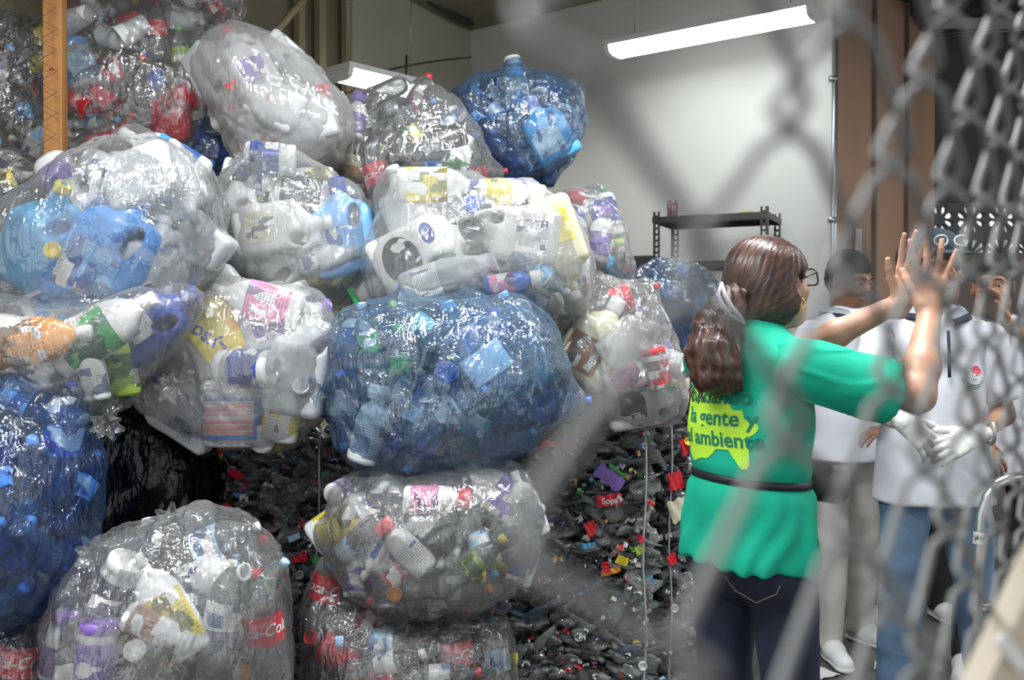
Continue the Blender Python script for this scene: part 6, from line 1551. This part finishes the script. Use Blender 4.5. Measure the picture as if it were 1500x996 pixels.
# ------------------------------------------------------------------ the woman in green
def woman():
    c0 = Vector((.585, 2.42, 0)); off = c0.copy()
    bf = Vector((.80,.60,0)).normalized(); rt = Vector((bf.y,-bf.x,0))                 # her right side is towards the viewer
    pt = lambda s, f, z: c0+rt*s+bf*f+Vector((0,0,z))
    root = empty('person', off, 'person in a green printed t-shirt and dark jeans, seen from behind, hands raised', 'person')
    hf = Vector((.80,.58,.20)).normalized(); hc = Vector((.640, 2.455, 1.485)); neck = pt(.0,-.005,1.33)
    hp, a, fr = head_prims(hc, hf, Vector((-.12,-.05,1)), neck, sc=.98, neck_r=.050, female=True)
    shR = Vector((.680,2.290,1.290)); shL = Vector((.500,2.560,1.300))
    elR = Vector((.925,2.270,1.228)); wrR = Vector((.995,2.375,1.418))
    elL = Vector((.770,2.660,1.320)); wrL = Vector((1.005,2.560,1.452))
    torso = [cap(pt(0,0,1.24), pt(0,0,1.10), .115,.105,k=.05,ax=bf,s=1.2), cap(pt(0,0,1.10), pt(0,0,.95), .105,.135,k=.05,ax=bf,s=1.15), cap(pt(0,-.01,.90), pt(0,-.015,.87), .10,.10,k=.05,ax=bf,s=1.2), cap(pt(-.13,-.01,1.30), pt(.13,-.01,1.28), .05,.05,k=.06), cap(pt(0,-.01,1.28), pt(0,-.005,1.36), .07,.05,k=.05)]
    hipsR = [(pt(.085,0,.86), pt(.10,.03,.46), pt(.11,-.0,.09)), (pt(-.085,0,.86), pt(-.10,.02,.46), pt(-.11,-.02,.09))]
    legs = []
    for h_, kn, an in hipsR: legs += [cap(h_, kn, .068,.046,k=.04), cap(kn, an, .046,.032,k=.03)]
    body = torso+legs+[cap(shR, elR, .044,.038,k=.03), cap(shL, elL, .044,.036,k=.03)]
    armR = [cap(shR+(elR-shR)*.5, elR, .043,.037,k=.02), cap(elR, elR+(wrR-elR)*.35, .039,.040,k=.02), cap(elR+(wrR-elR)*.35, wrR, .040,.0245,k=.02)]+hand_prims(wrR, (.03,-.10,1), (.25,.95,0), (-.9,-.2,.3), .178, (.02,.06,.10,.04), .20, (.60,.35))
    armL = [cap(shL+(elL-shL)*.5, elL, .042,.035,k=.02), cap(elL, elL+(wrL-elL)*.35, .036,.036,k=.02), cap(elL+(wrL-elL)*.35, wrL, .036,.023,k=.02)]+hand_prims(wrL, (.22,-.05,1), (-.1,-.95,0), (-1,0,.4), .172, (.10,.12,.15,.2), .10, (.7,.3))
    o, V, Fc = obj_sdf('body', body, .011, M_SK_L, root, off, more=[(hp, .004), (armR, .0032), (armL, .0032)])
    eyes(root, a, fr, off, M_LIPW, .98)
    for c in [c for c in COL.objects if c.parent == root and c.name.startswith('upper_eyelid')]:
        if not c.data.materials: c.data.materials.append(M_SK_L)
    # nails of the near hand are too small to see; knuckle creases come with the skin
    R = fr[3]; E = lambda x,y,z,rx,ry,rz,kk=.015,op='+': ell(a(x,y,z), (rx,ry,rz), R, kk, op)
    hair = [E(0,-.022,.036,.090,.104,.096), E(0,-.055,-.015,.086,.080,.088,.03), E(.055,.006,.036,.034,.052,.052,.02), E(-.055,.006,.036,.034,.052,.052,.02), cap(a(.064,.030,.040), a(.074,-.02,.010), .016,.016,k=.02), cap(a(.068,-.02,-.045), a(.0,-.10,-.055), .038,.045,k=.03),
            rbox(a(0,.118,-.035),(.13,.052,.110),.02,R,.012,'-'), E(.095,.010,-.008,.045,.027,.034,.008,'-'), E(-.095,.010,-.008,.045,.027,.034,.008,'-'), rbox(a(0,.062,-.105),(.14,.085,.068),.02,R,.012,'-'), E(.09,.060,-.02,.05,.032,.05,.015,'-')]
    pc = Vector((.488, 2.335, 1.475)); 
    def strands(X):
        q = X-np.array(a(0,-.05,0)); an = np.arctan2(q[:,1], q[:,0]-.3*q[:,2])
        return .0016*np.sin(an*26+5*noise(X, 11, 4))+.003*noise(X, 16, 8)
    o, Vh, _ = obj_sdf('hair', hair, .0045, M_HAIRW, root, off, disp=strands)
    set_flow(o, Vh, a(0,.10,.085), a(0,-.13,-.045), freq=9, along=16)
    tailp = [Vector(p) for p in (P(1072,440,2.37), P(1050,478,2.33), P(1042,515,2.30), P(1050,545,2.29), P(1064,560,2.29))]
    tl = []
    for i, (r0, r1) in enumerate(((.036,.050),(.050,.058),(.058,.052),(.052,.030))): tl.append(cap(tailp[i], tailp[i+1], r0, r1, k=.02))
    tl += [cap(P(1045,480,2.33), P(1032,540,2.28), .03,.022,k=.02), cap(P(1060,520,2.31), P(1040,562,2.27), .03,.018,k=.02), cap(P(1070,500,2.33), P(1075,560,2.28), .026,.016,k=.02)]
    def curls(X): return .004*np.sin(X[:,0]*190+8*noise(X, 12, 2)+X[:,2]*60)+.007*noise(X, 30, 3)+.004*noise(X, 60, 5)
    o, Vh, _ = obj_sdf('ponytail', tl, .0045, M_HAIRW, root, off, disp=curls)
    set_flow(o, Vh+.008*np.sin(Vh[:,2:3]*90), tailp[0], tailp[4]+Vector((0,0,-.1)), up=(1,0,0), freq=7, along=10)
    # loose strands
    mb = MB(); rg = random.Random(4)
    for i in range(46):
        p0 = tailp[1]+Vector((rg.uniform(-.045,.035), rg.uniform(-.04,.0), rg.uniform(-.02,.03))); dx = rg.uniform(-.04,.02)
        mb.tube([p0+Vector((dx*t_*t_+.010*math.sin(t_*7+i), -.012*math.sin(t_*3), -.155*t_*rg.uniform(.85,1.1))) - off for t_ in np.linspace(0,1,9)], .0013, 5)
    o = link('loose_strands', mb.mesh('strands'), M_HAIRW, root); set_flow(o, np.array([v.co for v in o.data.vertices]), (0,0,1.6), (0,0,1.2), up=(1,0,0), freq=30)
    # claw clip
    MC = principled('pale_grey_clip', (.55,.53,.60), .3, coat=.3)
    cl = [P(1057,414,2.29), P(1052,432,2.275), P(1058,446,2.265), P(1070,462,2.262), P(1084,470,2.27), P(1091,473,2.285)]
    mb = MB(); mb.tube([p-off for p in cl], [.0035,.0052,.006,.006,.005,.003], 8)
    cl2 = [P(1057,414,2.29), P(1062,432,2.268), P(1072,450,2.262), P(1084,464,2.266), P(1091,473,2.285)]
    mb.tube([p-off for p in cl2], [.0035,.005,.005,.005,.003], 8)
    for i in range(6):
        p = P(1052+i*1.5,432+i*3.0,2.28)-off; mb.tube([p, p+Vector((-.010,-.004,-.004)), p+Vector((-.018,.006,-.012))], .0018, 6)
    link('claw_clip', mb.mesh('clip'), MC, root)
    # ear ring and glasses
    e = a(.082,.004,-.040)
    link('earring', MB().tube([e+fr[1]*.009*math.sin(q)+fr[2]*(.011*math.cos(q)-.008)-off for q in np.linspace(0,6.28,18)], .0022, 8, False).mesh('ring'), principled('gold', (.8,.5,.15), .25, metal=1), root)
    MG = principled('dark_glasses_frame', (.05,.03,.03), .3); mb = MB()
    for s in (-1,1):
        mb.tube([a(s*.034+.027*math.copysign(abs(math.cos(q))**.6, math.cos(q)),.118-.012*abs(s*.034+.027*math.cos(q))/.06,.002+.021*math.copysign(abs(math.sin(q))**.6, math.sin(q)))-off for q in np.linspace(0,6.283,25)], .0024, 6, False)
        mb.tube([a(s*.061,.106,.014)-off, a(s*.072,.06,.012)-off, a(s*.078,.0,.006)-off, a(s*.077,-.012,-.004)-off], .0022, 6)
    mb.tube([a(-.008,.117,.006)-off, a(0,.120,.009)-off, a(.008,.117,.006)-off], .002, 6)
    g = link('glasses', mb.mesh('glasses'), MG, root)
    mg, t, out = nt('clear_lens'); tr = N(t, 'BsdfTransparent'); gl = N(t, 'BsdfGlossy', Roughness=.03); ms = N(t, 'MixShader'); ms.inputs[0].default_value = .18
    t.links.new(tr.outputs[0], ms.inputs[1]); t.links.new(gl.outputs[0], ms.inputs[2]); t.links.new(ms.outputs[0], out.inputs[0])
    for s in (-1,1):
        pts = [a(s*.034+.026*math.copysign(abs(math.cos(q))**.6, math.cos(q)),.117-.012*abs(s*.034+.026*math.cos(q))/.06,.002+.020*math.copysign(abs(math.sin(q))**.6, math.sin(q)))-off for q in np.linspace(0,6.283,25)[:-1]]
        link('lens', MB().add(pts, [tuple(range(24))]).mesh('lens', False), mg, g)
    # t-shirt: blouses over the waist band and flares to the hem
    ts = [cap(pt(0,-.005,1.25), pt(0,-.005,1.14), .152,.150,k=.05,ax=bf,s=1.22), cap(pt(0,-.005,1.14), pt(0,-.005,1.04), .150,.142,k=.04,ax=bf,s=1.12), cap(pt(-.02,-.006,.99), pt(-.035,-.016,.84), .138,.142,k=.03), cap(pt(.02,-.006,.99), pt(.035,-.016,.84), .138,.142,k=.03),
          cap(pt(-.14,-.015,1.315), pt(.13,-.015,1.30), .052,.056,k=.06), cap(pt(0,-.01,1.31), pt(0,-.005,1.355), .078,.062,k=.05), rbox(pt(0,0,.62)+Vector((0,0,.015)), (.5,.5,.18), .004, Matrix.Rotation(.07,3,'Y'), .006, '-')]
    mR = shR+(elR-shR)*.66; nR = (elR-shR).normalized(); mL = shL+(elL-shL)*.55; nL = (elL-shL).normalized()
    dR = nR+Vector((0,0,.0))
    slR = [cap(shR+Vector((-.02,0,0)), mR+nR*.03+Vector((0,0,-.012)), .070,.074,k=.03), rbox(mR+nR*.092, (.14,.14,.06), .003, frame_from(dR), .005, '-')]
    slL = [cap(shL, mL+nL*.03, .062,.066,k=.03), rbox(mL+nL*.09, (.13,.13,.06), .003, frame_from(nL), .005, '-')]
    cin = lambda X: .016*np.exp(-((X[:,2]-1.020-.10*(c0.x-X[:,0])*.9)/.022)**2)
    def folds(X):
        q = X-np.array(c0); an = np.arctan2(q[:,1], q[:,0]); low = np.clip((1.03-X[:,2])/.2, 0, 1)
        return cin(X)+.0055*noise(X*np.array([1,1,1.6]), 9, 31)+.004*noise(X*np.array([1,1,.6]), 20, 33)+.0045*np.sin(an*15+7*noise(X, 5, 35))*low+.005*noise(np.stack([an*1.6, X[:,2]*2, 0*an], 1), 2.2, 77)*(.4+low)
    parts = [sdf_mesh(ts, .0065, disp=folds), sdf_mesh(slR, .0055, disp=lambda q: fold_disp(.006, 11, 41, (.6,1,1))(q)-.005*np.exp(-(noise(q*np.array([.5,1,1.3]), 13, 44)/.12)**2)), sdf_mesh(slL, .006, disp=fold_disp(.004, 16, 43))]
    V, Fc = merge([(smooth_vf(v, f_, 1), f_) for v, f_ in parts])
    link('t_shirt', mesh_np('t_shirt', V-np.array(off), Fc), M_GREEN, root)
    bv = BVHTree.FromPolygons([tuple(v) for v in V], [tuple(int(i) for i in f) for f in Fc])
    back = -bf
    def onback(u_, w_, lift=.002):
        """u to the reader's right across the back, w height"""
        o = c0+back*.6+rt*u_+Vector((0,0,w_)); h = bv.ray_cast(o, -back)
        return (h[0]+h[1]*0+back*lift-off) if h[0] else None
    M_SPL = principled('lime_print', (.50,.85,.05), .7); M_TXT = principled('dark_green_print', (.01,.20,.13), .7)
    n = 90; vs = {}; VV = []; FF = []
    for i in range(n+1):
        for j in range(n+1):
            u_ = -.16+.28*i/n; w_ = 1.055+.21*j/n
            x, y = (u_+.03)/.12, (w_-1.155)/.085
            d = x*x+y*y+.55*float(noise(np.array([[x*1.6, y*1.6, 2.2]]), 1.7, 9)[0])
            inz = d < .95 or (abs(x-.62+.25*y) < .38*(1.0-max(0, -y-.1)*.75) and -1.15 < y < .45)
            if inz:
                p = onback(u_, w_)
                if p is not None: vs[(i,j)] = len(VV); VV.append(p)
    for i in range(n):
        for j in range(n):
            q = [(i,j),(i+1,j),(i+1,j+1),(i,j+1)]
            if all(k_ in vs for k_ in q) and (VV[vs[q[0]]]-VV[vs[q[2]]]).length < .02: FF.append(tuple(vs[k_] for k_ in q))
    s = link('lime_splash_print', mesh_np('splash', VV, FF), M_SPL, root)
    for body_, w_, sz, u0 in (('cuidando', 1.222, .052, .0), ('la gente y', 1.172, .052, .008), ('el ambiente', 1.122, .050, .004)):
        TV, TF = text_flat(body_, sz, bold=.0010); pv = []
        bad = False
        for v in TV:
            p = onback(u0+v[0]*1.0, w_+v[1]-.10*v[0]*.0, .0035); pv.append(p if p is not None else Vector((0,0,1)))
            bad = bad or p is None
        TF = [f for f in TF if max((pv[f[i]]-pv[f[i-1]]).length for i in range(3)) < .03]
        link('lettering', mesh_np('lettering', pv, TF, False), M_TXT, s)
    # waist band, following the cinched shirt
    pts = []
    for q in np.linspace(0, 2*math.pi, 49):
        dv = bf*math.cos(q)+rt*math.sin(q); zc = 1.020
        z = zc; 
        for _ in range(3):
            h = bv.ray_cast(c0+dv*.6+Vector((0,0,z)), -dv); p = h[0] if h[0] else c0+dv*.15+Vector((0,0,z)); z = 1.020+.09*(c0.x-p.x)
        pts.append(p+dv*.001-off)
    mb = MB(); n = len(pts)
    V2 = []; 
    for p in pts:
        rr = Vector((p.x, p.y, 0)).normalized()
        for dz, dr in ((.010,.0),(.009,.005),(-.009,.005),(-.010,.0)): V2.append(p+Vector((0,0,dz))+rr*dr)
    mb.add(V2, [(i*4+j, ((i+1) % n)*4+j, ((i+1) % n)*4+(j+1) % 4, i*4+(j+1) % 4) for i in range(n-1) for j in range(4)])
    link('waist_band', mb.mesh('band'), M_BLACKP, root)
    # black pouch of the band, at her front
    pz = pt(.075,.165,1.005)
    V2, F2 = sdf_mesh([rbox(pz, (.075,.035,.05), .028, Matrix((rt, bf, Vector((0,0,1)))).transposed(), .01)], .006); link('waist_pouch', mesh_np('pouch', V2-np.array(off), F2), M_BLACKP, root)
    # jeans
    tr = [cap(pt(-.055,-.012,.87), pt(.055,-.012,.87), .100,.100,k=.05), cap(pt(-.06,-.035,.82), pt(.06,-.030,.82), .090,.090,k=.04)]
    for h_, kn, an in hipsR: tr += [cap(h_, kn, .086,.064,k=.03), cap(kn, an+Vector((0,0,-.02)), .070,.052,k=.03)]
    o, V3, F3 = obj_sdf('jeans', tr, .008, M_JEAND, root, off, disp=fold_disp(.005, 13, 17, (.6,.6,1.5)))
    bj = BVHTree.FromPolygons([tuple(v) for v in V3], [tuple(int(i) for i in f) for f in F3]); mb = MB()
    for pl in ([(.02,.80),(.035,.765),(.085,.745),(.135,.775),(.145,.80)],):
        ps = []
        for i in range(len(pl)-1):
            for q in range(6):
                u_ = pl[i][0]+(pl[i+1][0]-pl[i][0])*q/6; w_ = pl[i][1]+(pl[i+1][1]-pl[i][1])*q/6; h = bj.ray_cast(c0+back*.6+rt*u_+Vector((0,0,w_)), -back)
                if h[0]: ps.append(h[0]+back*.001-off)
        mb.tube(ps, .0012, 5)
    link('pocket_seam', mb.mesh('seam'), principled('copper_thread', (.35,.25,.2), .6), o)
    for h_, kn, an in hipsR: shoe(root, off, an, bf)
    return root
woman()
